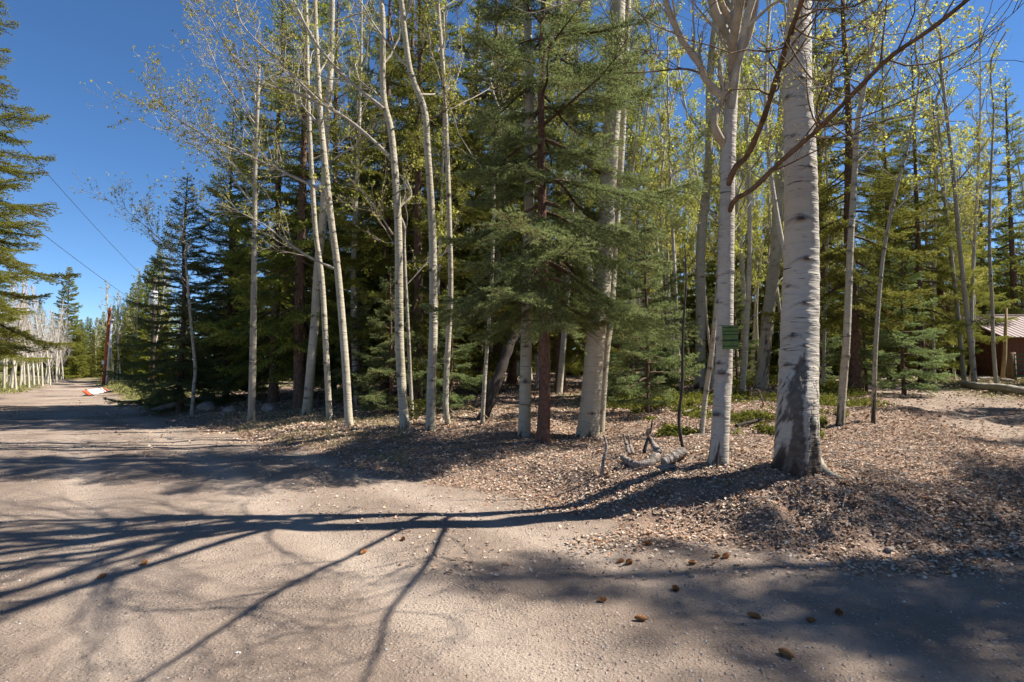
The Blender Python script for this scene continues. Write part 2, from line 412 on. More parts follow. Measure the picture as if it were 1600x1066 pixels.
def crown_from(starts, dirs, L, rad, n1, n2, leaves_per, lsize, spread=0.25, up=0.10, l2=0.42, l3=0.22, jitter=0.06, sides=(6, 4, 3)):
    """limbs -> branches -> twigs -> leaf points; returns (V,q) of wood and leaf points"""
    P1 = grow(starts, dirs, L, 9, 0.13, up); n = P1.shape[1]
    r1 = rad[:, None] * np.linspace(1, 0.22, n)[None]
    out = [tubes(P1, r1, sides[0])]; 
    c1 = np.maximum(2, (n1 * L / L.max()).astype(int)); p, d, pi, t = spawn(P1, c1, 0.18, 1.0, 0.75)
    L2 = L[pi] * l2 * (1.15 - t * 0.75) * (0.6 + 0.7 * rng.random(len(pi)))
    P2 = grow(p, d, L2, 6, 0.16, up * 1.1); r2 = np.clip(rad[pi] * (1 - 0.75 * t) * 0.5, 0.004, None)[:, None] * np.linspace(1, 0.25, 7)[None]
    out.append(tubes(P2, r2, sides[1]))
    c2 = np.maximum(2, (n2 * np.sqrt(L2 / L2.mean())).astype(int)); p3, d3, pj, t3 = spawn(P2, c2, 0.15, 1.0, 0.7)
    L3 = np.maximum(L2[pj] * l3 / l2 * 0.9, 0.12) * (0.5 + 0.9 * rng.random(len(pj)))
    P3 = grow(p3, d3, L3, 4, 0.16, 0.06); r3 = np.clip(r2[pj, 3] * 0.55, 0.0028, 0.008)[:, None] * np.linspace(1, 0.5, 5)[None]
    out.append(tubes(P3, r3, sides[2]))
    k = leaves_per; tt = rng.random((len(P3), k)) * 3.99; i = tt.astype(int); fr = (tt - i)[..., None]; b = np.arange(len(P3))[:, None]
    lp = P3[b, i] * (1 - fr) + P3[b, i + 1] * fr + rng.normal(size=(len(P3), k, 3)) * jitter
    return out, lp.reshape(-1, 3)

def join(parts):
    V = []; Qs = []; o = 0
    for v, q in parts: V.append(v); Qs.append(q + o); o += len(v)
    return np.vstack(V), np.vstack(Qs)

def trunk_tube(path, r0, r1, sides, flare=0.45, lobes=5, knots=(), base_dark=0.25, scars=0.0, ridge=0.0, seed=0, top_pow=1.0, streak=None):
    """path (n,3) rings; local coordinates; returns V,q,dark"""
    n = len(path); s = np.concatenate([[0], np.cumsum(np.linalg.norm(np.diff(path, axis=0), axis=1))])
    u = s / s[-1]; rr = r1 + (r0 - r1) * (1 - u ** top_pow)
    a = np.arange(sides) * 2 * math.pi / sides
    A, S = np.meshgrid(a, s)
    rad = rr[:, None] * (1 + flare * np.exp(-S / (r0 * 1.5)) * (1 + 0.4 * np.cos(lobes * A + seed)) )
    rad = rad * (1 + 0.05 * (fbm(np.cos(A) * 1.5 + 7, S * 0.8 + np.sin(A), seed + 40) - 0.5))
    if ridge: 
        rid = fbm(np.cos(A) * 0.9 + np.sin(A) * 0.7 + 9, S * 11, seed + 61, 2) - 0.5 + 0.8 * (vnoise(np.cos(A) * 1.5 + 4, S * 30 + np.sin(A) * 1.5, seed + 67) - 0.5)
        rad = rad + ridge * rid
    dark = np.zeros_like(rad)
    if base_dark:
        nz = fbm(np.cos(A) * 2 + 5, S * 3.0 + np.sin(A) * 2, seed + 5)
        dark = np.maximum(dark, sstep(0.0, 0.25, nz - 0.20 - S / base_dark * 0.5 + (fbm(np.cos(A) * 8 + 5, S * 22 + np.sin(A) * 8, seed + 6) - 0.5) * 0.4))
    if scars:
        nz = fbm(np.cos(A) * 2.6 + 3, S * 3.2 + np.sin(A) * 2.6, seed + 11, 5)
        nz2 = fbm(np.cos(A) * 8 + 3, S * 34 + np.sin(A) * 8, seed + 15, 3)
        bias = -0.16 * S / scars
        if streak is not None:
            da = (A - streak[0] + 0.35 * (fbm(S * 2.2, S * 0 + 3, seed + 8) - 0.5) + math.pi) % (2 * math.pi) - math.pi
            bias = 0.26 * np.exp(-(da / streak[1]) ** 2) * sstep(streak[2] * 1.15, streak[2] * 0.6, S) + 0.24 * sstep(0.42, 0.12, S) - 0.12 - 0.8 * sstep(streak[2] * .85, streak[2] * 1.25, S)
        sc1 = sstep(-0.01, 0.06, nz - 0.42 + bias + (nz2 - 0.5) * 0.42)
        dark = np.maximum(dark, 0.97 * sc1 * (0.7 + 0.3 * nz2))
        rad = rad - 0.010 * sc1 * (S > 0.1) + 0.02 * (nz2 - 0.5) * sc1
    for (ang, sz, size) in knots:
        da = (A - ang + math.pi) % (2 * math.pi) - math.pi; dx = da * rr[:, None]; dz = S - sz
        eye = np.exp(-((dx / size) ** 2 + ((dz + .12 * np.abs(dx)) / (size * 0.42)) ** 2) * 1.8)
        brow = np.exp(-((dz + 0.45 * np.abs(dx) - size * 0.5) / (size * 0.22)) ** 2) * np.exp(-(dx / (size * 2.6)) ** 2)
        dark = np.maximum(dark, np.clip(eye * 1.35, 0, 1)); dark = np.maximum(dark, brow * 0.75); rad = rad + size * 0.35 * eye
    T = nrm(np.gradient(path, axis=0)); U = nrm(np.cross(np.array([0, 1.0, 0]), T)); W = np.cross(T, U)   # angle 0 = +x, pi/2 = towards +y
    V = path[:, None] + rad[..., None] * (np.cos(A)[..., None] * U[:, None] + np.sin(A)[..., None] * W[:, None] * 1.0)
    ii = np.arange(n * sides).reshape(n, sides); nx = np.roll(ii, -1, 1)
    q = np.stack([ii[:-1], nx[:-1], nx[1:], ii[1:]], -1).reshape(-1, 4)
    return V.reshape(-1, 3), q, dark.ravel()

def aspen_hero(label, px_path, w0, w1, H, mat_=None, sides=20, rings=140, nknots=13, crown=True, nl=11, crown_from_z=0.5, limb_len=2.4,
               leaf=LEAF_BUD, leaves=3, lsize=0.045, base_dark=0.3, scars=0, ridge=0.0, flare=0.4, limbs=(), name='aspen_tree', knots=None, knots_px=None, cat='tree',
               group=None, seed=0, lean_dirs=None, n1=7, n2=5, twig=TWIG, limb_mat=LIMB_TAN, wood_up=0.10, limb_r=.42, end_r=None, streak=None, xlimbs=()):
    base = hit(*px_path[0]); Yd = base[1]
    root = thing(name, label, cat, tuple(base), group)
    pts = [base - np.array([0, 0, 0.12])] + [at(px, py, Yd + 0.10 * math.sin(i * 1.7 + seed)) for i, (px, py) in enumerate(px_path[1:], 1)]
    pts = np.array(pts)
    top = pts[-1]
    if top[2] - base[2] < H:
        d = nrm(nrm(pts[-1] - pts[-2]) * 0.6 + np.array([0, 0, 0.6])); k = 4; hh = H - (top[2] - base[2])
        for j in range(1, k + 1): pts = np.vstack([pts, top + d * hh * j / k + np.array([math.sin(seed + j * 2.1), math.cos(seed * 2 + j * 1.3), 0]) * 0.06 * j])
    loc = spline(pts, rings) - base
    vis = np.linalg.norm(at(px_path[-1][0], px_path[-1][1], Yd) - base) / max(H, 0.1)
    cb = math.cos(math.atan2(base[0], base[1])); r0 = w0 * cb / FPX * Yd / 2; rv = w1 * cb / FPX * Yd / 2
    r1 = max(0.012, r0 + (rv - r0) / max(min(vis, 1), 0.2)) if vis < 1 else rv
    r1 = min(r1, r0 * 0.45) if vis < 0.9 else rv
    if end_r: r1 = end_r
    if knots_px:
        knots = []; zl = loc[:, 2] + base[2]; bear = math.atan2(base[0], base[1])
        for kx, ky, ks in knots_px:
            p = at(kx, ky, Yd - r0); cx = np.interp(p[2], zl, loc[:, 0] + base[0]); rr = np.interp(p[2], zl, np.linspace(r0, r1, rings))
            u_ = np.clip((p[0] * Yd / (Yd - r0) - cx) * math.cos(bear) / rr, -0.95, 0.95)
            knots.append((-(math.pi / 2 + bear) + math.asin(u_), p[2] - base[2] + 0.12, ks))
    if knots is None:
        knots = [(-math.pi / 2 + rng.normal() * 0.8, 0.4 + rng.random() * min(H * 0.6, 7), 0.034 + 0.036 * rng.random()) for _ in range(nknots)]
    V, q, dk = trunk_tube(loc, r0, r1, sides, flare, knots=knots, base_dark=base_dark, scars=scars, ridge=ridge, seed=seed, top_pow=1.5 if end_r else 1.0, streak=streak)
    obj('trunk', mesh_np('aspen_trunk', V, q, None, [mat_ or ASPEN], attrs={'dark': dk}), root)
    for lp, r_a, r_b, lm, nt in limbs:
        lp = np.array([at(px, py, Yd + dy) for px, py, dy in lp]) - base
        path = spline(lp, 26); rad = np.linspace(r_a, r_b, 26)
        rad = rad * (1 + 0.12 * np.sin(np.arange(26) * 1.9 + seed))
        parts = [tubes(path[None], rad[None], 9)]
        lv, lq = parts[0]
        if nt:
            p, d, pi, t = spawn(path[None], np.array([nt * 2]), 0.2, 1.0, 0.8)
            L = (0.35 + 0.9 * rng.random(len(p))) * 1.1
            P2 = grow(p, d, L, 7, 0.16, 0.10); r2 = np.interp(t, [0, 1], [r_a, r_b])[:, None] * 0.42 * np.linspace(1, 0.2, 8)[None]; r2 = np.maximum(r2, 0.0025)
            p3, d3, pj, t3 = spawn(P2, np.full(len(P2), 7), 0.15, 1.0, 0.7)
            P3 = grow(p3, d3, L[pj] * 0.4, 4, 0.18, 0.08); r3 = np.full((len(P3), 5), 0.0028)
            v2, q2 = join([tubes(path[None], rad[None], 9), tubes(P2, r2, 5), tubes(P3, r3, 3)]); lv, lq = v2, q2
            ends = P3[:, -1]
            o = obj('limb', mesh_np('limb', lv, lq, None, [lm]), root)
            if leaves:
                lpnt = np.vstack([np.repeat(ends, 3, 0), np.repeat(P3[:, 2], 2, 0)]); lpnt = lpnt + rng.normal(size=lpnt.shape) * 0.03
                obj('leaves', leaf_mesh('leaves', lpnt, lsize, leaf), o)
        else:
            obj('limb', mesh_np('limb', lv, lq, None, [lm]), root)
    for (zh, az_, el_, ll, lr) in xlimbs:
        st = np.array([[np.interp(zh, loc[:, 2], loc[:, 0]), np.interp(zh, loc[:, 2], loc[:, 1]), zh]])
        D = np.array([[math.cos(az_) * math.cos(el_), math.sin(az_) * math.cos(el_), math.sin(el_)]])
        wood, lpts = crown_from(st, D, np.array([ll]), np.array([lr]), 12, 6, 1, lsize, up=.02, l2=.5, sides=(7, 4, 3))
        v, q = join(wood); o = obj('limb', mesh_np('limb', v, q, None, [twig]), root)
        obj('leaves', leaf_mesh('leaves', lpts, lsize, leaf), o)
    if crown:
        t = crown_from_z + (0.98 - crown_from_z) * (np.arange(nl) + .3 + .4 * rng.random(nl)) / nl
        ii = np.clip((t * (rings - 1)).astype(int), 0, rings - 2); st = loc[ii]
        if lean_dirs is None: az = np.arange(nl) * 2.4 + rng.random(nl)
        else: az = np.array([lean_dirs[j % len(lean_dirs)] for j in range(nl)]) + rng.normal(size=nl) * 0.35
        el = 0.45 + 0.5 * t + rng.normal(size=nl) * 0.12
        D = np.stack([np.cos(az) * np.cos(el), np.sin(az) * np.cos(el), np.sin(el)], 1)
        L = limb_len * (1.15 - 0.75 * (t - crown_from_z) / (1 - crown_from_z)) * (0.7 + 0.5 * rng.random(nl))
        rl = np.interp(t, [0, 1], [r0, r1]) * limb_r
        wood, lpts = crown_from(st, D, L, rl, n1, n2, leaves, lsize, up=wood_up)
        v, q = join(wood); br = obj('branches', mesh_np('branches', v, q, None, [twig]), root)
        if leaves: obj('crown', leaf_mesh('crown', lpts, lsize, leaf), root)
    return root, base, loc

def spruce_meshes(H, clear, rmax, r_trunk, bpm, sec_sp, shoot_sp, nneed, nl, nw, needle, droop=0.35, low=-0.25, dead=14, taper=0.85, asym=None, lean=0.0, bark=None, tmin=None):
    zz = np.linspace(0, H, 40); path = np.stack([lean * zz + 0.03 * np.sin(zz * 0.9), 0.03 * np.cos(zz * 0.7), zz - 0.1], 1)
    V, q, dk = trunk_tube(path, r_trunk, 0.015, 14, 0.45, 5, base_dark=0, ridge=0.02, seed=int(H * 7))
    trunk = mesh_np('spruce_trunk', V, q, None, [bark or SPRUCE_BARK])
    nb = int(bpm * (H - clear)); f = (np.arange(nb) + rng.random(nb)) / nb; f = np.sort(f)
    z = clear + (H - clear) * f * 0.985; az = np.arange(nb) * 2.39996 + rng.normal(size=nb) * 0.35
    L = rmax * (1 - f) ** taper * (0.62 + 0.5 * rng.random(nb)) + 0.13
    L *= np.clip(0.55 + f * 6, 0, 1)
    if asym: L *= 1 + asym[1] * np.cos(az - asym[0])
    e0 = low + (0.75 - low) * f ** 1.6 + rng.normal(size=nb) * 0.10
    n = 8; P = np.zeros((nb, n, 3)); P[:, 0] = np.stack([lean * z + 0 * z, 0 * z, z], 1)
    for i in range(1, n):
        t = (i - 0.5) / (n - 1); e = e0 - droop * math.sin(math.pi * min(1, t * 1.2)) * (1 - f) + 0.45 * t * t * (1 - 0.5 * f)
        a = az + 0.10 * np.sin(i * 1.3 + az * 5)
        P[:, i] = P[:, i - 1] + (L / (n - 1))[:, None] * np.stack([np.cos(a) * np.cos(e), np.sin(a) * np.cos(e), np.sin(e)], 1)
    rb = np.clip(0.012 + 0.012 * L, 0.006, 0.05)[:, None] * np.linspace(1, 0.2, n)[None]
    wood = [tubes(P, rb, 4)]
    if dead and clear > 0.6:
        zd = 0.3 + (clear * 1.15) * rng.random(dead); a = rng.random(dead) * 6.28; e = -0.1 + 0.25 * rng.normal(size=dead)
        Pd = grow(np.stack([lean * zd, 0 * zd, zd], 1), np.stack([np.cos(a) * np.cos(e), np.sin(a) * np.cos(e), np.sin(e)], 1), 0.3 + 1.0 * rng.random(dead), 6, 0.14, -0.04)
        wood.append(tubes(Pd, np.full(dead, 0.010)[:, None] * np.linspace(1, 0.25, 7)[None], 4))
    cnt = np.maximum(3, (L / sec_sp * 2).astype(int)); pi = np.repeat(np.arange(nb), cnt); m = len(pi)
    off = np.arange(m) - np.repeat(np.cumsum(cnt) - cnt, cnt); t = 0.24 + 0.76 * (off + rng.random(m)) / cnt[pi] if tmin is None else tmin + (1 - tmin) * (off + rng.random(m)) / cnt[pi]; t = np.clip(t, 0, 0.999)
    ff = t * (n - 1); i = ff.astype(int); i = np.clip(i, 0, n - 2); fr = (ff - i)[:, None]
    sp = P[pi, i] * (1 - fr) + P[pi, i + 1] * fr; T = nrm(P[pi, i + 1] - P[pi, i]); up = np.array([0, 0, 1.0])
    latv = nrm(np.cross(T, up)); side = np.where(off % 2 == 0, 1.0, -1.0)[:, None]
    ang = (0.95 - 0.25 * t)[:, None]
    sd_ = nrm(T * np.cos(ang) + latv * side * np.sin(ang) + up * (rng.normal(size=(m, 1)) * 0.16 - 0.10) )
    SL = np.clip((0.10 + 0.50 * L[pi] * (1 - t) ** 0.7 * np.clip(t * 3 - .3, 0.3, 1)) * (0.6 + 0.6 * rng.random(m)), 0.08, 0.85)
    se = sp + sd_ * SL[:, None]; se[:, 2] -= 0.22 * SL ** 2
    sm = (sp + se) / 2; sm[:, 2] += 0.04 * SL
    wood.append(tubes(np.stack([sp, se], 1), np.tile(np.array([0.005, 0.002]), (m, 1)), 3))
    # shoots
    c2 = np.maximum(2, (SL / shoot_sp).astype(int)); pj = np.repeat(np.arange(m), c2); k = len(pj)
    o2 = np.arange(k) - np.repeat(np.cumsum(c2) - c2, c2); t2 = (o2 + rng.random(k)) / c2[pj]
    b = sp[pj] * (1 - t2[:, None]) + se[pj] * t2[:, None]; b[:, 2] += 0.04 * SL[pj] * np.sin(math.pi * t2)
    l2 = nrm(np.cross(sd_[pj], up)); s2 = np.where(o2 % 2 == 0, 1.0, -1.0)[:, None]
    hd = nrm(sd_[pj] * 0.75 + l2 * s2 * (0.55 + 0.2 * rng.random((k, 1))) + up * (rng.normal(size=(k, 1)) * 0.22 - 0.05))
    HL = (0.05 + 0.35 * SL[pj] * (1 - t2) ** 0.8) * (0.6 + 0.6 * rng.random(k)); HL = np.clip(HL, 0.045, 0.17)
    mm = nneed; uu = rng.random((k, mm)); base = b[:, None] + hd[:, None] * (HL[:, None] * uu)[..., None]
    rp = rng.normal(size=(k, mm, 3)); rp[..., 2] += 0.25
    nd = nrm(hd[:, None] * 0.85 + nrm(rp) * 0.75); ln = nl * (0.7 + 0.6 * rng.random((k, mm, 1)))
    wv = nrm(np.cross(nd, rng.normal(size=(k, mm, 3)))) * nw * 0.5
    NV = np.stack([base - wv, base + wv, base + nd * ln], 2).reshape(-1, 3); nt_ = np.arange(len(NV)).reshape(-1, 3)
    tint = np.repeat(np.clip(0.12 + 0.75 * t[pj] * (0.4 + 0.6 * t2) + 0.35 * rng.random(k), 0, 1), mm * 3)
    v, q = join(wood)
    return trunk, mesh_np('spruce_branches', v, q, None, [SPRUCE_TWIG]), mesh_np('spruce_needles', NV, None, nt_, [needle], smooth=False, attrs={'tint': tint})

def spruce_tree(meshes, label, loc, group=None, rz=0.0, scale=1.0, name='spruce_tree'):
    r = thing(name, label, 'tree', tuple(loc), group, rz, scale if not isinstance(scale, tuple) else 1.0)
    if isinstance(scale, tuple): r.scale = scale
    obj('trunk', meshes[0], r); obj('branches', meshes[1], r); obj('crown', meshes[2], r)
    return r

# ------------------------------------------------------------------ the hero aspens at the road corner
DUSK = 0
aspen_hero('massive white aspen trunk with dark scarred flaring base on the corner mound',
           [(1243, 733), (1246, 640), (1248, 560), (1252, 400), (1251, 263), (1246, 120), (1249, 0)], 66, 48, 7.4, ASPEN_BIG, 96, 420,
           knots_px=[(1245, 116, .05), (1262, 132, .055), (1226, 140, .05), (1254, 326, .07), (1266, 395, .06), (1242, 524, .05), (1258, 540, .04), (1230, 573, .05), (1262, 470, .05), (1235, 200, .035), (1260, 250, .04), (1240, 440, .04)],
           nl=12, crown_from_z=0.76, limb_len=6.0, scars=1.5, ridge=0.011, flare=0.34, seed=3, leaves=1, lsize=.02, n1=11, n2=5, base_dark=0.6, limb_r=.30, end_r=.05, streak=(-(math.pi / 2 + .5) - .05, .42, 1.45), lean_dirs=[-1.6, -2.3, 3.0, -1.0, -2.7, -1.9, 1.0], wood_up=.05, xlimbs=[(5.5, -1.9, .55, 4.8, .07), (5.8, -2.5, .5, 4.8, .07), (6.2, -1.4, .65, 4.8, .065), (6.6, -2.1, .65, 5.0, .07), (7.0, -2.8, .6, 4.8, .06), (7.2, -1.7, .9, 5.0, .06)])
aspen_hero('grey white forked aspen with two dark limbs and a green plate nailed on',
           [(1122, 724), (1127, 640), (1131, 568), (1135, 380), (1139, 225), (1148, 75), (1150, 0)], 29, 23, 6.6, ASPEN_BIG, 64, 300,
           knots_px=[(1122, 468, .05), (1120, 527, .05), (1132, 582, .06), (1128, 566, .045), (1146, 420, .05), (1121, 650, .06), (1118, 625, .03), (1146, 245, .04)],
           nl=9, crown_from_z=0.66, limb_len=4.6, ridge=0.005, seed=5, end_r=.035, lean_dirs=[-1.7, -2.5, 3.1, -2.0, 1.2], wood_up=.05, xlimbs=[(3.9, -1.35, .9, 4.6, .05), (4.3, -1.8, .6, 4.6, .055), (4.7, -2.4, .55, 4.6, .055), (5.1, -1.45, .7, 4.4, .05), (5.4, -2.8, .55, 4.4, .05), (5.8, -2.05, .75, 4.6, .05)], leaves=1, lsize=.018, n1=10, n2=5, base_dark=0.5,
           limbs=[([(1139, 334, -0.12), (1148, 312, -0.3), (1174, 297, -0.6), (1225, 248, -1.0), (1274, 206, -1.4), (1330, 150, -1.9), (1390, 90, -2.4), (1450, 49, -2.8), (1514, -2, -3.1), (1580, -60, -3.4)], .028, .011, LIMB_DARK, 7),
                  ([(1137, 293, -0.12), (1148, 263, -0.3), (1167, 244, -0.5), (1185, 206, -0.9), (1200, 165, -1.3), (1225, 83, -2.0), (1240, 38, -2.5), (1255, -5, -2.9), (1268, -60, -3.3)], .032, .013, LIMB_DARK, 7),
                  ([(1133, 229, -0.06), (1119, 205, -.15), (1116, 185, -.15), (1129, 150, -.12), (1152, 101, -.12), (1174, 45, -.15), (1181, -5, -.2), (1190, -80, -.3)], .044, .026, LIMB_TAN, 5),
                  ([(1127, 152, -.12), (1103, 124, -.1), (1093, 101, -.1), (1062, 56, -.1), (1039, -2, -.1), (1025, -60, -.1)], .042, .026, LIMB_TAN, 5),
                  ([(1103, 118, -.1), (1070, 108, -.1), (1020, 112, -.2), (975, 114, -.3)], .013, .005, LIMB_DARK, 2),
                  ([(1148, 62, 0), (1140, 30, 0), (1124, -5, -.05), (1112, -70, -.1)], .036, .024, LIMB_TAN, 4)])
aspen_hero('stout leaning aspen rising just beside the red barked spruce trunk',
           [(917, 682), (925, 600), (931, 530), (941, 436), (953, 244), (960, 131), (966, 0)], 32, 23, 15, ASPEN, 56, 420,
           knots_px=[(969, 78, .05), (965, 155, .05), (937, 465, .06), (925, 645, .05), (948, 330, .04)], nl=9, crown_from_z=0.52, ridge=0.005, seed=8, leaves=2, flare=.3, limb_len=2.6)
aspen_hero('slender aspen stem standing half hidden behind the stout leaning aspen',
           [(936, 676), (945, 560), (953, 493), (960, 380), (970, 244), (977, 94), (981, 0)], 15, 12, 14, ASPEN, 20, 256, seed=9, nl=8, flare=.2)
aspen_hero('pale aspen on the left side of the red barked spruce trunk',
           [(819, 682), (821, 600), (823, 504), (827, 311), (827, 169), (825, 56), (824, 0)], 19, 14, 13, ASPEN, 28, 320, seed=10, nl=8, flare=.25)
aspen_hero('pale straight aspen with dark base band behind the low green shrubs',
           [(1093, 606), (1095, 493), (1095, 375), (1107, 263), (1110, 113), (1122, 0)], 17, 12, 17, ASPEN, 28, 352, seed=12, nl=12, leaf=LEAF, leaves=4, lsize=.045)
aspen_hero('pale aspen with a blackened burnt hollow low on its trunk',
           [(1189, 606), (1199, 504), (1212, 399), (1216, 300), (1222, 180), (1232, 60)], 21, 13, 16, ASPEN, 32, 220, seed=13, nl=12, scars=1.6, leaf=LEAF, leaves=4, lsize=.045)
T = aspen_hero
T('thin aspen with leafy branches on the right flank of the massive aspen',
  [(1312, 665), (1318, 590), (1323, 523), (1329, 380), (1336, 260), (1341, 188), (1358, 100), (1372, 30)], 14, 7, 10.5, ASPEN, 20, 272, seed=14, nl=12, crown_from_z=.42, leaf=LEAF, leaves=7, lsize=.045, limb_len=2.4, base_dark=.9, n1=8, n2=6)
T('slim grey aspen sapling with a black collar beside the sunlit spruce sprays',
  [(1364, 662), (1366, 600), (1369, 530), (1380, 400), (1400, 300), (1425, 200), (1436, 120)], 8.5, 4, 9, ASPEN_GREY, 16, 240, seed=15, nl=10, crown_from_z=.4, leaf=LEAF, leaves=7, lsize=.045, base_dark=1.2)
T('left stem of the twin leaning aspens by the fallen log',
  [(1507, 598), (1501, 540), (1495, 474), (1484, 380), (1474, 290), (1466, 180)], 8.5, 5, 13, ASPEN_GREY, 16, 240, seed=16, nl=9, crown_from_z=.4, leaf=LEAF, leaves=6, lsize=.055)
T('right stem of the twin leaning aspens by the fallen log',
  [(1523, 601), (1517, 540), (1511, 493), (1499, 380), (1493, 308), (1484, 220), (1470, 100)], 10, 6, 14, ASPEN_GREY, 16, 240, seed=17, nl=10, crown_from_z=.35, leaf=LEAF, leaves=6, lsize=.055)
T('lone slim aspen standing in front of the brown cabin',
  [(1557, 605), (1552, 540), (1550, 474), (1546, 380), (1548, 280), (1552, 200)], 7.5, 4, 12, ASPEN_GREY, 14, 224, seed=18, nl=9, crown_from_z=.4, leaf=LEAF, leaves=6, lsize=.055)
T('leaning thin aspen stem beside the charred dark sapling',
  [(1095, 680), (1103, 613), (1112, 550), (1120, 470), (1128, 380)], 9, 6, 6, ASPEN, 14, 110, seed=19, nl=6, leaf=LEAF, leaves=4)
# left group along the road
T('straight pale aspen with bare crown leaning over the road verge',
  [(393, 659), (395, 560), (397, 430), (398, 350), (399, 250), (402, 180), (405, 100)], 12.5, 5, 8.2, ASPEN_GREY, 22, 288, seed=21, nl=10, crown_from_z=.55, leaves=3, limb_len=2.6, lsize=.035, lean_dirs=[2.6, 3.6, 3.1, 2.0],
  limbs=[([(393, 318, 0), (366, 280, 0), (344, 245, -.1), (315, 205, -.1), (300, 160, -.2)], .024, .008, TWIG, 9),
         ([(400, 195, 0), (366, 153, 0), (345, 120, .1), (322, 60, .1)], .022, .007, TWIG, 9)])
T('aspen leaning right at the edge of the left cluster, thickest at its foot',
  [(479, 646), (486, 570), (492, 499), (497, 412), (504, 348), (511, 197), (517, 98), (519, 0)], 15, 8, 12.5, ASPEN, 22, 288, seed=22, nl=8, leaves=2)
T('thin middle aspen of the three stem cluster near the verge',
  [(515, 655), (510, 558), (503, 437), (492, 350), (482, 164), (480, 56), (478, 0)], 10, 6, 12, ASPEN, 18, 272, seed=23, nl=8, leaves=2)
T('bowed aspen whose long low limbs sweep left over the verge',
  [(546, 666), (539, 558), (528, 426), (518, 348), (507, 246), (499, 157), (492, 0)], 13, 8, 12, ASPEN, 22, 288, seed=24, nl=9, leaves=3, lean_dirs=[2.4, 3.4, 0.5, 2.9],
  limbs=[([(522, 420, 0), (484, 402, -.1), (445, 376, -.2), (410, 350, -.3), (349, 319, -.4)], .03, .008, TWIG, 8),
         ([(513, 302, 0), (471, 282, -.1), (427, 262, -.1), (392, 245, -.2), (349, 227, -.3), (301, 201, -.4), (257, 171, -.5), (230, 144, -.5)], .034, .006, TWIG, 26),
         ([(500, 160, 0), (470, 130, 0), (430, 90, 0), (380, 40, .1), (365, -10, .1)], .03, .01, TWIG, 12)])
T('tall pale aspen with two long limbs rising left, bent above midheight',
  [(633, 669), (627, 590), (624, 523), (622, 350), (612, 213), (599, 148), (598, 33), (596, 0)], 15, 8.5, 12.5, ASPEN, 28, 352, seed=25, nl=8, leaves=2, lean_dirs=[2.5, 0.6, 3.3],
  limbs=[([(610, 245, 0), (572, 210, -.1), (532, 179, -.2), (480, 153, -.2), (445, 140, -.3), (392, 127, -.4), (375, 105, -.4), (349, 66, -.5), (325, 20, -.5)], .036, .008, TWIG, 22),
         ([(600, 171, 0), (541, 122, 0), (502, 79, .1), (480, 44, .1), (458, -2, .1), (440, -60, .1)], .038, .016, TWIG, 10),
         ([(614, 367, 0), (589, 328, -.1), (563, 297, -.1), (528, 276, -.1)], .018, .006, LIMB_TAN, 5)])
T('very thin greenish sapling hugging the tall bent aspen',
  [(645, 657), (641, 590), (638, 517), (634, 440), (632, 380)], 6.5, 4, 5.5, ASPEN_GREY, 12, 100, seed=26, nl=5, leaves=3)
T('aspen with a kinked knotty upper stem above a swollen elbow',
  [(673, 673), (674, 600), (677, 520), (677, 440), (675, 348), (668, 236), (663, 172), (642, 115), (632, 49), (627, 0)], 15, 8, 12.5, ASPEN, 26, 352, seed=27, nl=8, leaves=2,
  limbs=[([(667, 186, 0), (684, 182, -.1), (700, 168, -.15), (708, 150, -.15)], .018, .007, LIMB_DARK, 3)])
T('aspen with a hooked base next to the kinked aspen',
  [(703, 662), (697, 645), (697, 600), (700, 540), (704, 454), (702, 340), (695, 148), (685, 16), (683, 0)], 9.5, 7, 12, ASPEN, 20, 288, seed=28, nl=8, leaves=2, flare=.15)
T('thin curved aspen sapling in front of the charred leaning trunk',
  [(753, 662), (757, 600), (760, 558), (766, 480), (769, 420), (772, 330)], 6.5, 5, 8, ASPEN, 14, 120, seed=29, nl=6, leaves=3)
T('small crooked grey aspen on the verge with a twiggy crown',
  [(299, 654), (303, 604), (305, 576), (300, 520), (293, 440), (290, 400)], 6.5, 4, 5.4, ASPEN_GREY, 14, 110, seed=30, nl=7, crown_from_z=.6, leaves=4, lean_dirs=[2.6, 3.3, 2.9], limb_len=1.6,
  limbs=[([(291, 405, 0), (262, 385, 0), (232, 358, 0), (205, 335, 0), (183, 318, 0)], .018, .005, TWIG, 14)])

# green slatted plate on the forked aspen
b14 = hit(1122, 724); p = at(1141, 527, b14[1] - 0.16)
g = Geo(); g.box((0, 0, 0), (0.165, 0.008, 0.26))
PLATE = m_plain('green_plate_paint', (0.10, 0.145, 0.03), 0.5, 0.35, 14); BARS = m_plain('dark_green_bar', (0.02, 0.035, 0.012), 0.6)
RUST = m_wood('rust_stain', (0.05, 0.03, 0.02), (0.13, 0.07, 0.04))
sg = thing('tree_plate', 'small green plate with dark horizontal bars nailed to the forked aspen', 'sign', tuple(p), rz=-0.25)
obj('panel', g.mesh('panel', [PLATE]), sg)
barm = None
for zz_, hh in ((.105, .008), (.065, .010), (.028, .010), (-.035, .022), (-.098, .012)):
    gb = Geo(); gb.box((0, -.007, zz_), (0.158, 0.006, hh)); obj('bar', gb.mesh('bar', [BARS]), sg)
gn = Geo(); gn.tube([(0, -.02, .115), (0, .02, .115)], .006, 8); obj('nail', gn.mesh('nail', [RUST]), sg)

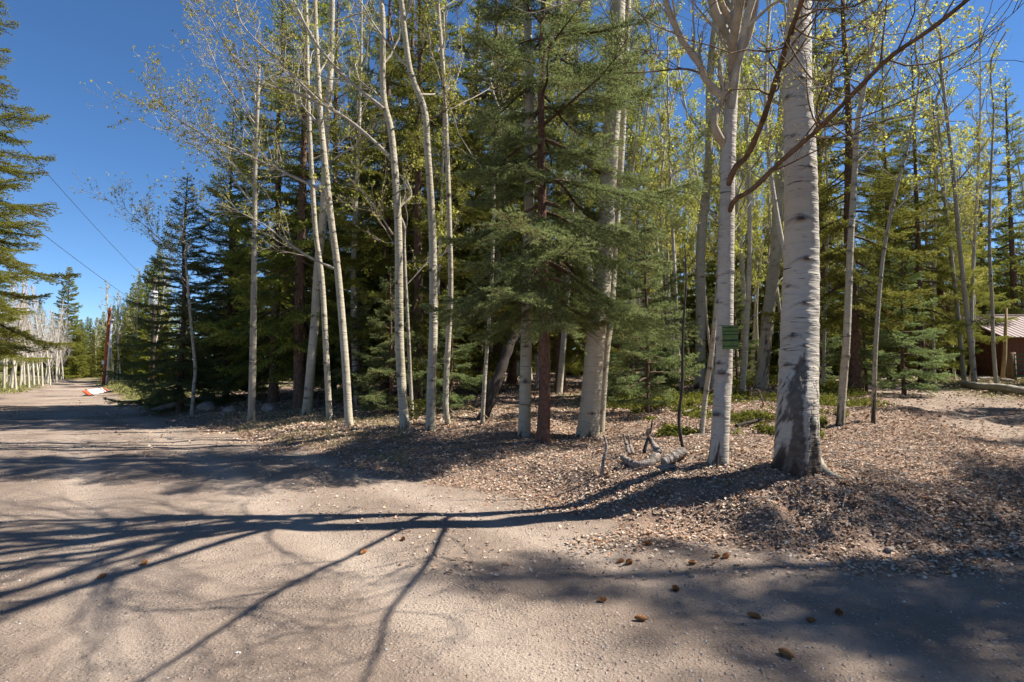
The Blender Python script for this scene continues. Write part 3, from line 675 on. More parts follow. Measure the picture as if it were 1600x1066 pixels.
# ------------------------------------------------------------------ hero spruce and dead stems
hs = hit(849, 690)
hm = spruce_meshes(10.5, 2.2, 2.6, 0.105, 10.0, 0.075, 0.038, 12, 0.038, 0.0125, NEEDLE_BLUE, droop=0.42, low=-0.28, dead=10, taper=0.62, asym=(0.2, 0.12), tmin=.15,
                   bark=m_wood('red_spruce_bark', (0.06, 0.035, 0.025), (0.19, 0.105, 0.075), (18, 18, 12), 0.03))
spruce_tree(hm, 'blue green spruce with red brown trunk and drooping sprays among the front aspens', hs)

def stem_thing(name, label, cat, px, w0, w1, m, dys=None, sides=12, n=40, group=None):
    base = hit(*px[0]); Yd = base[1]
    pts = np.array([base - np.array([0, 0, .08])] + [at(a, b, Yd + (dys[i] if dys else 0)) for i, (a, b) in enumerate(px[1:])]) - base
    path = spline(pts, n); g = Geo(); r = np.linspace(w0, w1, n) / FPX * Yd / 2
    g.tube(path, r * (1 + .1 * np.sin(np.arange(n) * 1.7)), sides); o = obj(name, g.mesh(name, [m], True), None, tuple(base))
    return tag(o, label, cat, group)
stem_thing('leaning_snag', 'charred dark trunk leaning right behind the thin curved aspen', 'tree trunk', [(752, 656), (775, 600), (797, 538), (818, 490), (850, 400)], 18, 12, CHARRED, [.3, .6, .9, 1.4])
stem_thing('dead_sapling', 'thin blackened sapling stem rising beside the branch pile', 'sapling', [(1070, 708), (1061, 660), (1066, 600), (1067, 520), (1072, 440), (1070, 380)], 6, 2, CHARRED)
stem_thing('broken_stick', 'pale broken stick stuck upright in the leaf litter', 'stick', [(939, 745), (943, 718), (948, 700), (944, 680)], 6, 4, DEADWOOD, [.02, .05, .08], 8, 16)
stem_thing('bent_dead_branch', 'bare grey branch bending up from the stout leaning aspen foot', 'branch', [(936, 632), (945, 616), (958, 600), (970, 585), (976, 570)], 6, 3.5, DEADWOOD, None, 8, 20)

# ------------------------------------------------------------------ spruces: shared kinds
LN = dict(nl=0.066, nw=0.021)
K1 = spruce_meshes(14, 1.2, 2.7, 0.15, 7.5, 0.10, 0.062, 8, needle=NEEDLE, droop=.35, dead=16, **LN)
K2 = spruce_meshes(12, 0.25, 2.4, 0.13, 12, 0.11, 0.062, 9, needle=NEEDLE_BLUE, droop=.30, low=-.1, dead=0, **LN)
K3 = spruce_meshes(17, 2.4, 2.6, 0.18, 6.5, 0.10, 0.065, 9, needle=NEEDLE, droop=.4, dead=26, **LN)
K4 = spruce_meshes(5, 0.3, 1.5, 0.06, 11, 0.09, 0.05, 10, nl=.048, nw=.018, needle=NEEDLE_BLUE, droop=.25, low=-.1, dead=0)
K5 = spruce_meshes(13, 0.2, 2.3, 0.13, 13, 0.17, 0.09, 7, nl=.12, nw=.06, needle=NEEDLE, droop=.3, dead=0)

MARKS = ((235, 'the dark utility pole'), (284, 'the bushy verge spruce'), (345, 'the pointed blue spruce'), (395, 'the straight bare aspen'), (430, 'the first tall spruce'), (500, 'the leaning aspen cluster'), (560, 'the bowed aspen'), (625, 'the tall bent aspen'), (675, 'the kinked aspen'), (760, 'the charred leaning trunk'), (830, 'the red barked spruce'), (945, 'the stout leaning aspen'), (1010, 'the young spruce sprays'),
         (1070, 'the thin blackened sapling'), (1135, 'the forked aspen'), (1195, 'the burnt hollow aspen'), (1247, 'the massive aspen'), (1325, 'the thin leafy aspen'), (1370, 'the black collared sapling'), (1430, 'the sunlit young spruce'),
         (1510, 'the twin leaning aspens'), (1560, 'the lone slim aspen'), (1610, 'the cabin'))
def mark(px): return min(MARKS, key=lambda m: abs(m[0] - px))[1]
def on(px, Yd):
    x = (px - 800) / FPX * Yd; return (x, Yd, hz(x, Yd) - 0.03)
def sp(K, px, Yd, sc_, label, group=None, rz=None):
    return spruce_tree(K, label, on(px, Yd), group, rng.random() * 6.28 if rz is None else rz, sc_)
# along the verge, left
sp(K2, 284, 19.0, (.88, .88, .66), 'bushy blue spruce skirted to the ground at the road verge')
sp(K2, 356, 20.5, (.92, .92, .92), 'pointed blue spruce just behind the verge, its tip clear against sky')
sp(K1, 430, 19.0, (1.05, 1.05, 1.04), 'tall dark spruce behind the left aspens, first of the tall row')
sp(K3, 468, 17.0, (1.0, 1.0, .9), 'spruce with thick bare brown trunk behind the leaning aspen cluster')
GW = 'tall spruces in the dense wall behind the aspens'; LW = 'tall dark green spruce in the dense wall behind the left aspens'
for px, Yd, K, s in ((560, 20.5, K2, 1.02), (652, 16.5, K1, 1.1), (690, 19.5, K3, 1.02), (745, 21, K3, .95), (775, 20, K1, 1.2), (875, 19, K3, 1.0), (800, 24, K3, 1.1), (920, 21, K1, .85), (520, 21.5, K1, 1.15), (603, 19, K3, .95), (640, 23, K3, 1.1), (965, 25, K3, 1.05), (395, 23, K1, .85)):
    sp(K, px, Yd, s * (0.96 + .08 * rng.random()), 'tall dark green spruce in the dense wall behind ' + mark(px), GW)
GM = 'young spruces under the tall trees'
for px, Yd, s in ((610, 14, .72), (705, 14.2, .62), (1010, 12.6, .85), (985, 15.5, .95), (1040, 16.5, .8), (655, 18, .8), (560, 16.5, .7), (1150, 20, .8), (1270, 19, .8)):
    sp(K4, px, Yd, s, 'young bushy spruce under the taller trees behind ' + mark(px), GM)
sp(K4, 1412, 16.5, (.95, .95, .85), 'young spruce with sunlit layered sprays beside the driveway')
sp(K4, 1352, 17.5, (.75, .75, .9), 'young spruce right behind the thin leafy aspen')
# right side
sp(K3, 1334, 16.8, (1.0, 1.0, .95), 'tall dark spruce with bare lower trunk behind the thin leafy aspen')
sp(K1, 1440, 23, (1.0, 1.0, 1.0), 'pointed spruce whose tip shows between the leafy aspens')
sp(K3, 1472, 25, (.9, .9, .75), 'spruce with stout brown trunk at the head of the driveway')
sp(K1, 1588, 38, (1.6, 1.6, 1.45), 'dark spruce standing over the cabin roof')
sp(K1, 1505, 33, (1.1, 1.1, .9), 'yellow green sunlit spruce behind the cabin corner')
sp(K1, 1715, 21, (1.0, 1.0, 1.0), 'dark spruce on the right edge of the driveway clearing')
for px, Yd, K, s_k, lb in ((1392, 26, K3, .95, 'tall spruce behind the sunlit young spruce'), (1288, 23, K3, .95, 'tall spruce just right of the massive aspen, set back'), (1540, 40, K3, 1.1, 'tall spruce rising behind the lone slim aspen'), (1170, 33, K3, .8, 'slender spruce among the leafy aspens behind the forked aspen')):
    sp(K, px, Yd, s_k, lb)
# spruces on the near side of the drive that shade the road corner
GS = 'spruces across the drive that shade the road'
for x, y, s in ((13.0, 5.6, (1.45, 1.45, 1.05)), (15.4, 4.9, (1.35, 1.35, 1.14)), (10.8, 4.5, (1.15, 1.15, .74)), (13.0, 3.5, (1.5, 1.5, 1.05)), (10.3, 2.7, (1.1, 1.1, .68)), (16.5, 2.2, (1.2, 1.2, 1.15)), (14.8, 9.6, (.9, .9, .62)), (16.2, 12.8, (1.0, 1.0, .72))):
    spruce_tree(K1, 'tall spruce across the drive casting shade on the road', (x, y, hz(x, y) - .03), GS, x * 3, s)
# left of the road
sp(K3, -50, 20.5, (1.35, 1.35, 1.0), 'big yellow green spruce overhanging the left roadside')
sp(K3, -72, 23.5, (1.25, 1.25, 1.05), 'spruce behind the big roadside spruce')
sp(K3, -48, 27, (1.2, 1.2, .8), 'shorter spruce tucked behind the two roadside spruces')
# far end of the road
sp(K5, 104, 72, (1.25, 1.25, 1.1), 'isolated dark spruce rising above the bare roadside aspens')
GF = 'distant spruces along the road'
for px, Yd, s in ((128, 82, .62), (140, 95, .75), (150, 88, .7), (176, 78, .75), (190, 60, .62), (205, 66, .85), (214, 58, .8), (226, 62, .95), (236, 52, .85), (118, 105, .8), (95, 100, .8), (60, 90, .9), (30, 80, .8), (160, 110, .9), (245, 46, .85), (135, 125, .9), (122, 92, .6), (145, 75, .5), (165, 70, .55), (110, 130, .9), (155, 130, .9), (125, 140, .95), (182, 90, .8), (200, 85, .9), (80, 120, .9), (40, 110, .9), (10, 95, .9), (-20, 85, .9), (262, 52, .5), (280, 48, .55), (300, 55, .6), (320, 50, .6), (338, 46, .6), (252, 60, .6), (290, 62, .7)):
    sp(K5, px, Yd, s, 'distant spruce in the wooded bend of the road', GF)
GB = 'far spruces deep in the forest'
for i in range(84):
    px = 225 + i * 17.5 + rng.normal() * 10; Yd = 31 + 34 * rng.random()
    if px < 345: continue
    if 1440 < px < 1640 and Yd < 42: Yd += 16
    sp(K5, px, Yd, (1.05, 1.05, .62 + .3 * rng.random()) if 960 < px < 1350 else (1.05, 1.05, .75 + .5 * rng.random()), ('far taller spruce' if i % 3 == 0 else 'far slim spruce' if i % 3 == 1 else 'far bushy spruce') + ' deep in the forest behind ' + mark(px), GB)

# ------------------------------------------------------------------ background aspens
def bg_aspen(H, r0, nl, leaves, lsize, leaf, bark, twig, cz=.45, limb=2.2, n1=6, n2=5, curve=.25, seed=0, up=.12):
    k = 60; z = np.linspace(0, H, k)
    path = np.stack([curve * np.sin(z * .35 + seed) - curve * math.sin(seed), curve * .6 * np.cos(z * .28 + seed) - curve * .6 * math.cos(seed), z - .1], 1)
    V, q, dk = trunk_tube(path, r0, .02, 12, .25, base_dark=.3, seed=seed, knots=[(rng.random() * 6.28, rng.random() * H * .5, r0 * .3) for _ in range(8)])
    tr = mesh_np('aspen_trunk', V, q, None, [bark], attrs={'dark': dk})
    t = cz + (.98 - cz) * (np.arange(nl) + rng.random(nl)) / nl; st = path[(t * (k - 1)).astype(int)]; az = np.arange(nl) * 2.4
    el = .5 + .5 * t; D = np.stack([np.cos(az) * np.cos(el), np.sin(az) * np.cos(el), np.sin(el)], 1)
    L = limb * (1.1 - .7 * (t - cz) / (1 - cz)) * (.7 + .5 * rng.random(nl))
    wood, lp = crown_from(st, D, L, np.full(nl, r0 * .3), n1, n2, leaves, lsize, up=up, jitter=.04, sides=(5, 3, 3))
    v, q = join(wood)
    return tr, mesh_np('aspen_branches', v, q, None, [twig]), (leaf_mesh('aspen_leaves', lp, lsize, leaf) if leaves else None)
def place_aspen(M, label, loc, group, rz, s, tilt=(0, 0)):
    r = thing('aspen_tree', label, 'tree', loc, group, rz, s); r.rotation_euler = (tilt[0], tilt[1], rz)
    obj('trunk', M[0], r); obj('branches', M[1], r)
    if M[2]: obj('crown', M[2], r)
    return r
B1 = bg_aspen(17, .12, 20, 10, .054, LEAF, ASPEN_FAR, TWIG, .33, 2.6, 7, 7, .3, 1)
B2 = bg_aspen(15, .085, 18, 10, .054, LEAF, ASPEN_FAR, TWIG, .36, 2.2, 7, 7, .4, 2)
B3 = bg_aspen(12, .06, 16, 10, .052, LEAF, ASPEN_FAR, TWIG, .3, 1.9, 7, 7, .35, 3)
B4 = bg_aspen(9, .09, 22, 0, .05, LEAF, ASPEN_FAR, TWIG_GREY, .2, 2.4, 9, 8, .3, 4, .2)
B5 = bg_aspen(11, .09, 14, 4, .08, LEAF_BUD, ASPEN_FAR, TWIG_GREY, .4, 2.2, 6, 4, .3, 5)
GA = 'slim aspens in the stand behind the front trees'
spots = []
def bg_label(M, px, Yd):
    kind = {id(B1): 'tall sturdy aspen', id(B2): 'slim pale aspen', id(B3): 'thin small aspen'}[id(M)]
    return kind + ' with yellow green leaves ' + ('close behind ' if Yd < 24 else 'some way behind ' if Yd < 34 else 'deep behind ') + mark(px)
def free(x, y, dmin):
    return all((x - a) ** 2 + (y - b) ** 2 > dmin ** 2 for a, b in spots)
tries = 0
while len(spots) < 124 and tries < 6000:
    tries += 1; u = rng.random()
    px = 985 + 330 * rng.random() if u < .48 else (1290 + 330 * rng.random() if u < .76 else 540 + 430 * rng.random())
    Yd = 14.5 + 30 * rng.random() ** .8
    if px > 1300: Yd = 17 + 28 * rng.random()
    x = (px - 800) / FPX * Yd; s_, t_ = masks(np.array([x]), np.array([Yd]))
    if t_[0] < .8 or s_[0] < 1 or not free(x, Yd, .9): continue
    if (24 < x < 33 and 28 < Yd < 38) or (px > 1530 and Yd < 31): continue
    spots.append((x, Yd)); M = (B1, B2, B3)[int(rng.choice(3, p=[.25, .4, .35]))]
    place_aspen(M, bg_label(M, px, Yd), (x, Yd, hz(x, Yd) - .03), GA, rng.random() * 6.28, .85 + .3 * rng.random(), (rng.normal() * .02, rng.normal() * .03))
GL = 'bare aspens along the left roadside'
for i, (px, Yd) in enumerate(((8, 31), (17, 34), (20, 31.5), (27, 31), (33, 36), (40, 38), (47, 35.5), (55, 40), (62, 44), (68, 39), (76, 48), (84, 53), (90, 50), (-6, 30), (100, 60), (-2, 36), (12, 40), (50, 48), (72, 56), (80, 44), (94, 56), (60, 52), (88, 62), (36, 44), (24, 42), (104, 68), (97, 66))):
    place_aspen(B4, 'bare white stemmed aspen leaning over the left roadside grass', on(px, Yd + 4.5), GL, rng.random() * 6.28, .72 + .2 * rng.random(), (0, .04 + .10 * rng.random()))
GR = 'budding aspens behind the utility poles'
for px, Yd in ((178, 55), (184, 58), (190, 52), (196, 62), (205, 60), (215, 52), (224, 58), (234, 42), (160, 80), (152, 86), (246, 60), (255, 60)):
    place_aspen(B5, 'budding aspen in the thicket behind the utility poles', on(px, Yd), GR, rng.random() * 6.28, .75 + .2 * rng.random(), (rng.normal() * .03, rng.normal() * .04))

# ------------------------------------------------------------------ poles, wires, barricade
POLE_O = m_wood('orange_lit_pole_wood', (0.24, 0.075, 0.03), (0.38, 0.13, 0.05), (20, 20, 1.5)); POLE_G = m_plain('grey_pole_metal', (0.36, 0.38, 0.40), .5, .12, 6)
POLE_D = m_wood('dark_pole_wood', (0.05, 0.042, 0.036), (0.13, 0.10, 0.08), (20, 20, 1.5)); TRANSF = m_plain('transformer_paint', (0.5, 0.52, 0.53), .45, .08)
WIRE = m_plain('wire', (0.04, 0.04, 0.045), .6)
def pole(label, px, pyb, pyt, Yd, r, m, lean=0.0, px_t=None):
    b = np.array(on(px, Yd)); t = at(px if px_t is None else px_t, pyt, Yd)
    o = thing('utility_pole', label, 'pole', tuple(b)); g = Geo(); g.tube([(0, 0, -.2), tuple((t - b) * .5), tuple(t - b)], [r, r * .93, r * .85], 14); obj('shaft', g.mesh('shaft', [m], True), o)
    return o, b, t
o1, b1, t1 = pole('reddish brown wooden pole leaning beside a grey pole at the bend', 163, 585, 481, 46, .13, POLE_O, 0, 172)
g = Geo(); g.box((0, 0, 0), (.2, .03, .3)); q_ = obj('number_tag', g.mesh('number_tag', [TRANSF]), o1); q_.location = (.06, -.19, 1.9)
o2, b2, t2 = pole('slim grey pole standing beside the reddish brown pole', 168, 585, 500, 45, .10, POLE_G, 0, 175)
g = Geo(); g.tube([(0, 0, 0), (0, 0, .12)], [.15, .15], 12); q_ = obj('cap', g.mesh('cap', [POLE_G]), o2); q_.location = tuple(t2 - b2 - np.array([0, 0, .06]))
o3, b3, t3 = pole('dark utility pole carrying a grey transformer above the thicket', 238, 585, 434, 40, .15, POLE_D, 0, 243)
tr_c = at(239.5, 466, 39.6) - b3
g = Geo(); g.tube([tr_c + (0, 0, -.5), tr_c + (0, 0, -.45), tr_c + (0, 0, .45), tr_c + (0, 0, .5)], [.2, .27, .27, .18], 16)
tf = obj('transformer', g.mesh('transformer', [TRANSF], True), o3)
g = Geo(); g.tube([tr_c + (.1, -.1, .48), tr_c + (.1, -.1, .72)], [.05, .03], 8); obj('bushing', g.mesh('bushing', [POLE_D]), tf)
g = Geo(); g.box(t3 - b3 + (0, 0, -.35), (1.5, .1, .12)); obj('crossarm', g.mesh('crossarm', [POLE_D]), o3)
for dx in (-.65, .65):
    g = Geo(); g.tube([t3 - b3 + (dx, 0, -.29), t3 - b3 + (dx, 0, -.12)], [.05, .03], 8); obj('insulator', g.mesh('insulator', [TRANSF]), o3)
e1 = at(-150, 10, 15); e2 = at(-160, 185, 15.1)
pb = np.array([e1[0], e1[1], hz(e1[0], e1[1])])
op = thing('utility_pole', 'utility pole by the left roadside holding the overhead wires', 'pole', tuple(pb)); g = Geo()
g.tube([(0, 0, -.3), (0, 0, e1[2] - pb[2] + .3)], [.15, .12], 12); obj('shaft', g.mesh('shaft', [POLE_D], True), op)
for lb, a_, b_, sag in (('upper overhead wire running from the dark utility pole', t3 + (-.65, 0, -.15), e1, .25), ('lower overhead wire slung beneath the upper wire', at(241, 492, 39.9), e2, .2)):
    u = np.linspace(0, 1, 40)[:, None]; pts = a_ * (1 - u) + b_ * u; pts[:, 2] -= sag * 4 * (u * (1 - u))[:, 0]
    c = pts[0].copy(); g = Geo(); g.tube(pts - c, .011, 5); tag(obj('overhead_wire', g.mesh('overhead_wire', [WIRE], True), None, tuple(c)), lb, 'wire', 'overhead wires')
# barricade lying at the verge
WHITE = m_plain('barricade_white', (0.78, 0.78, 0.77), .5, .05); ORANGE = m_plain('barricade_orange', (0.72, 0.12, 0.045), .5, .08); BLACK = m_plain('barricade_leg', (0.03, 0.03, 0.03), .6)
bp = hit(151, 617); ba = hit(135, 620); bb = hit(169, 613)
L_ = float(np.hypot(*(bb - ba)[:2])); yaw = math.atan2(bb[1] - ba[1], bb[0] - ba[0])
bo = thing('barricade', 'white and orange traffic barricade lying tipped at the road verge', 'barricade', (bp[0], bp[1], bp[2]), rz=yaw)
tilt = -0.85; rt = [[1, 0, 0], [0, math.cos(tilt), -math.sin(tilt)], [0, math.sin(tilt), math.cos(tilt)]]
def bpart(nm, x, dx, m, dz=.34, yo=0, th=.04):
    g = Geo(); g.box((x, yo, .20), (dx, th, dz), rot=rt); obj(nm, g.mesh(nm, [m]), bo)
bpart('white_panel', -.05 * L_, L_ * .56, WHITE); bpart('orange_end', -.42 * L_, L_ * .15, ORANGE); bpart('orange_stripe', .27 * L_, L_ * .06, ORANGE)
bpart('white_panel', .345 * L_, L_ * .085, WHITE); bpart('orange_end', .445 * L_, L_ * .11, ORANGE)
for x in (-.33, .24):
    g = Geo(); g.box((x * L_, -.03, .19), (.05, .05, .55), rot=rt); obj('leg', g.mesh('leg', [BLACK]), bo)

# ------------------------------------------------------------------ cabin, gate, fallen log, poles near it
CABW = m_wood('cabin_board', (0.085, 0.035, 0.022), (0.17, 0.068, 0.042), (14, 14, 3)); ROOFM = m_plain('faded_metal_roof', (0.25, 0.17, 0.15), .5, .12, 5)
GATEM = m_plain('green_gate_paint', (0.02, 0.10, 0.065), .45, .1); TRIM = m_wood('cabin_trim', (0.06, 0.03, 0.02), (0.12, 0.055, 0.035))
cx, cy = 25.6, 30.0; cz = hz(cx + 2, cy) - .05
cab = thing('cabin', 'brown board cabin with faded metal roof at the end of the drive', 'cabin', (cx, cy, cz))
g = Geo(); g.box((3.2, 2.6, 1.2), (6.2, 5.0, 2.4)); wl = obj('wall', g.mesh('wall', [TRIM]), cab)
bd = Geo().box((0, 0, 1.2), (.205, .03, 2.36)).mesh('board', [CABW]); bd2 = Geo().box((0, 0, 1.2), (.03, .205, 2.36)).mesh('board', [CABW])
for i in range(29): o = obj('board', bd, wl); o.location = (.2 + i * .215, .085 - .006 * (i % 3), 0)
for i in range(23): o = obj('board', bd2, wl); o.location = (.085 - .006 * (i % 3), .22 + i * .215, 0)
rf = Geo(); ang = .42; rr_ = [[1, 0, 0], [0, math.cos(ang), -math.sin(ang)], [0, math.sin(ang), math.cos(ang)]]
rf.box((3.2, 1.15, 2.86), (7.2, 3.5, .05), rot=rr_); rr2 = [[1, 0, 0], [0, math.cos(ang), math.sin(ang)], [0, -math.sin(ang), math.cos(ang)]]
rf.box((3.2, 4.05, 2.88), (7.2, 3.4, .05), rot=rr2); ro = obj('roof', rf.mesh('roof', [ROOFM]), cab)
rib = Geo().box((0, 1.15, 2.895), (.045, 3.5, .035), rot=rr_).mesh('roof_rib', [ROOFM])
for i in range(24): o = obj('roof_rib', rib, ro); o.location = (-.35 + i * .305, 0, 0)
g = Geo(); g.add([(.1, .1, 2.4), (.1, 5.1, 2.4), (.1, 2.6, 3.45), (.16, .1, 2.4), (.16, 5.1, 2.4), (.16, 2.6, 3.45)], t=[[0, 2, 1], [3, 4, 5]], q=[[0, 3, 5, 2], [1, 2, 5, 4]]); obj('gable', g.mesh('gable', [CABW]), cab)
# gate
gp = np.array(on(1586, 25.5)); gt = thing('gate', 'green tubular metal gate in front of the cabin', 'gate', tuple(gp), rz=-.15)
for z in (.25, .5, .75, 1.0, 1.2):
    g = Geo(); g.tube([(0, 0, z), (3.0, 0, z)], .025, 8); obj('rail', g.mesh('rail', [GATEM], True), gt)
for x in (.0, 1.0, 2.0, 3.0):
    g = Geo(); g.tube([(x, 0.03, .2), (x, 0.03, 1.23)], .022, 8); obj('upright', g.mesh('upright', [GATEM], True), gt)
def log(name, label, cat, a, b, r0, r1, m, k=10, n=14, bow=0.03, lift=0.0):
    a = np.asarray(a, float); b = np.asarray(b, float); u = np.linspace(0, 1, n)[:, None]; p = a * (1 - u) + b * u
    p[:, 2] += np.linspace(r0, r1, n) * .75 + lift; p += np.sin(u * 9 + a[0]) * bow * np.array([.3, 1, .4]); c = p[0].copy(); g = Geo()
    g.tube(p - c, np.linspace(r0, r1, n) * (1 + .08 * np.sin(np.arange(n) * 2.3)), k); return tag(obj(name, g.mesh(name, [m], True), None, tuple(c)), label, cat)
log('fallen_log', 'long grey fallen log edging the driveway grass', 'log', hit(1506, 603), hit(1640, 624), .11, .14, ASPEN_GREY, 14, 24, .06)
gpost = np.array(on(1580, 25.7)); g = Geo(); g.tube([(0, 0, -.2), (0, 0, 1.3)], [.17, .16], 12)
tag(obj('gate_post', g.mesh('gate_post', [m_wood('post_wood', (.10, .06, .035), (.24, .15, .09), (14, 14, 3))], True), None, tuple(gpost)), 'thick wooden post the green gate hangs from', 'post')
a_ = np.array(on(1564, 25.0)); g = Geo(); g.tube([(0, 0, -.1), (.25, .1, 1.1), (.42, .2, 2.4), (.5, .2, 3.2)], [.08, .075, .06, .03], 8)
tag(obj('leaning_pole', g.mesh('leaning_pole', [m_wood('peeled_pole', (.25, .17, .09), (.42, .30, .17))], True), None, tuple(a_)), 'peeled yellowish pole leaning by the gate post', 'pole')
log('firewood_log', 'short split log lying at the foot of the leaning pole', 'log', on(1562, 24.6), on(1582, 24.4), .11, .09, DEADWOOD, 10, 10, .02)
log('firewood_log', 'weathered log lying in the grass behind the twin aspens', 'log', on(1526, 27), on(1553, 27), .10, .08, DEADWOOD, 10, 10, .03)
log('orange_tape', 'strip of orange tape on the ground behind the thin aspens', 'tape', on(1293, 24), on(1311, 24), .035, .035, m_plain('orange_tape', (.75, .13, .06), .5), 6, 8, .01)
# ------------------------------------------------------------------ branch pile, sticks
def px_log(name, label, cat, pts, r0, r1, m, k=10, n=22, z=None, bump=.05):
    base = hit(*pts[0][:2]); ps = []
    for a in pts: h_ = hit(a[0], a[1]); ps.append(h_ + np.array([0, 0, a[2] if len(a) > 2 else r0 * .6]))
    n = 44; k = max(k, 9) + 3; p_ = spline(np.array(ps), n) - base; rr_l = np.linspace(r0, r1, n) * (1 + bump * np.sin(np.arange(n) * .7)); g = Geo()
    g.tube(p_, rr_l, k); V0 = g.V[0]; cen = np.vstack([np.repeat(p_, k, 0), p_[:1], p_[-1:]]); ang_i = np.concatenate([np.tile(np.arange(k), n), [0, 0]]); li = np.concatenate([np.repeat(np.arange(n), k), [0, n - 1]])
    gro = 1 + .30 * (vnoise(ang_i * 1.7, li * .12 + pts[0][0], 5) - .5) + .22 * (vnoise(ang_i * .9, li * .9, 6) - .5); end = np.where((li < 2) | (li > n - 3), .82, 1.0)
    g.V[0] = cen + (V0 - cen) * (gro * end)[:, None]
    return tag(obj(name, g.mesh(name, [m], True), None, tuple(base)), label, cat)
px_log('curved_log', 'curved barkless grey log lying in the branch pile', 'log', [(972, 722, .06), (990, 730, .03), (1012, 730, .03), (1028, 722, .08)], .035, .06, DEADWOOD)
px_log('log_chunk', 'short grey log chunk with pale end beside the curved log', 'log', [(1036, 731, .05), (1052, 725, .07), (1070, 716, .08)], .05, .058, DEADWOOD)
px_log('broken_root', 'broken bark stub arching over the curved log', 'wood', [(1030, 722, .1), (1018, 716, .2), (1012, 722, .34), (1018, 726, .42)], .045, .012, DEADWOOD)
px_log('dead_branch', 'dark twisted dead branch sticking up from the pile', 'branch', [(1006, 722, .1), (1012, 720, .25), (1018, 720, .38), (1020, 722, .5)], .022, .008, CHARRED, 7)
px_log('split_stick', 'pale forked split stick leaning behind the curved log', 'stick', [(984, 716, .05), (978, 712, .15), (974, 714, .30)], .02, .014, DEADWOOD, 7)
px_log('split_stick', 'pale weathered stick beside the forked split stick', 'stick', [(990, 716, .05), (984, 712, .15), (982, 715, .28)], .022, .014, DEADWOOD, 7)
px_log('wood_chip_chunk', 'pale rotten wood chunk in front of the short log chunk', 'wood', [(1032, 738, .03), (1042, 737, .05), (1056, 735, .03)], .035, .03, DEADWOOD, 8)
px_log('yellow_stalk', 'thin yellow bent stalk in front of the charred leaning trunk', 'stick', [(731, 654, .28), (750, 660, .22), (770, 668, .12), (790, 668, .14), (812, 668, .16)], .012, .006, m_wood('yellow_stalk', (.35, .24, .10), (.5, .36, .17)), 6)
px_log('dead_branch', 'fallen grey branch on the leaf litter near the hooked aspen', 'branch', [(700, 645, .12), (716, 655, .06), (732, 660, .02)], .018, .010, DEADWOOD, 7)
px_log('dead_branch', 'long straight grey branch lying among the shrubs', 'branch', [(1062, 650, .05), (1085, 645, .08), (1105, 640, .1)], .02, .012, DEADWOOD, 7)
px_log('dead_branch', 'dark fallen branch crossing behind the two big aspens', 'branch', [(1150, 668, .03), (1180, 662, .05), (1212, 654, .06)], .03, .02, CHARRED, 7)
px_log('dead_branch', 'crooked pale branch standing in the shrubs', 'branch', [(1189, 645, .1), (1193, 652, .25), (1186, 655, .55)], .02, .012, DEADWOOD, 7)
px_log('exposed_root', 'grey root spreading from the foot of the massive aspen', 'root', [(1272, 728, .1), (1290, 742, .03), (1312, 748, .0), (1330, 752, -.04)], .06, .02, ASPEN_GREY, 8)
# rocks by the verge
def rock(label, px, py, r, seed):
    b = hit(px, py); n1_, n2_ = 14, 9; th = np.linspace(0, 2 * math.pi, n1_, endpoint=False); ph = np.linspace(0.02, math.pi - .02, n2_); A, B = np.meshgrid(th, ph)
    rad = r * (.75 + .6 * fbm(np.cos(A) * np.sin(B) * 1.6 + 5 + seed, np.sin(A) * np.sin(B) * 1.6 + np.cos(B) * 2 + 5, seed))
    V = np.stack([rad * np.cos(A) * np.sin(B) * 1.25, rad * np.sin(A) * np.sin(B), rad * np.cos(B) * .8 + r * .3], -1).reshape(-1, 3)
    ii = np.arange(n1_ * n2_).reshape(n2_, n1_); nx = np.roll(ii, -1, 1); q = np.stack([ii[1:], nx[1:], nx[:-1], ii[:-1]], -1).reshape(-1, 4)
    return tag(obj('rock', mesh_np('rock', V, q, None, [ROCKM], smooth=False), None, tuple(b)), label, 'rock', 'rocks at the verge')
ROCKM = m_plain('rock', (0.24, 0.20, 0.17), .9, .35, 5, .8, .15)
rock('large pale boulder at the foot of the blue spruce', 324, 628, .26, 1); rock('pinkish rock beside the small crooked aspen', 308, 634, .2, 2); rock('flat grey rock under the blue spruce skirt', 345, 630, .18, 3)
rock('angular grey rock in front of the large pale boulder', 322, 640, .22, 4); rock('small rock between the crooked aspen and straight aspen', 357, 645, .16, 5); rock('pale rock at the foot of the leaning aspen cluster', 420, 642, .18, 6)
rock('small pale stone at the foot of the massive aspen', 1228, 727, .045, 7); rock('dull rock embedded in the drive edge', 1390, 862, .03, 9); rock('tan stone at the shaded drive edge', 1558, 870, .03, 10)

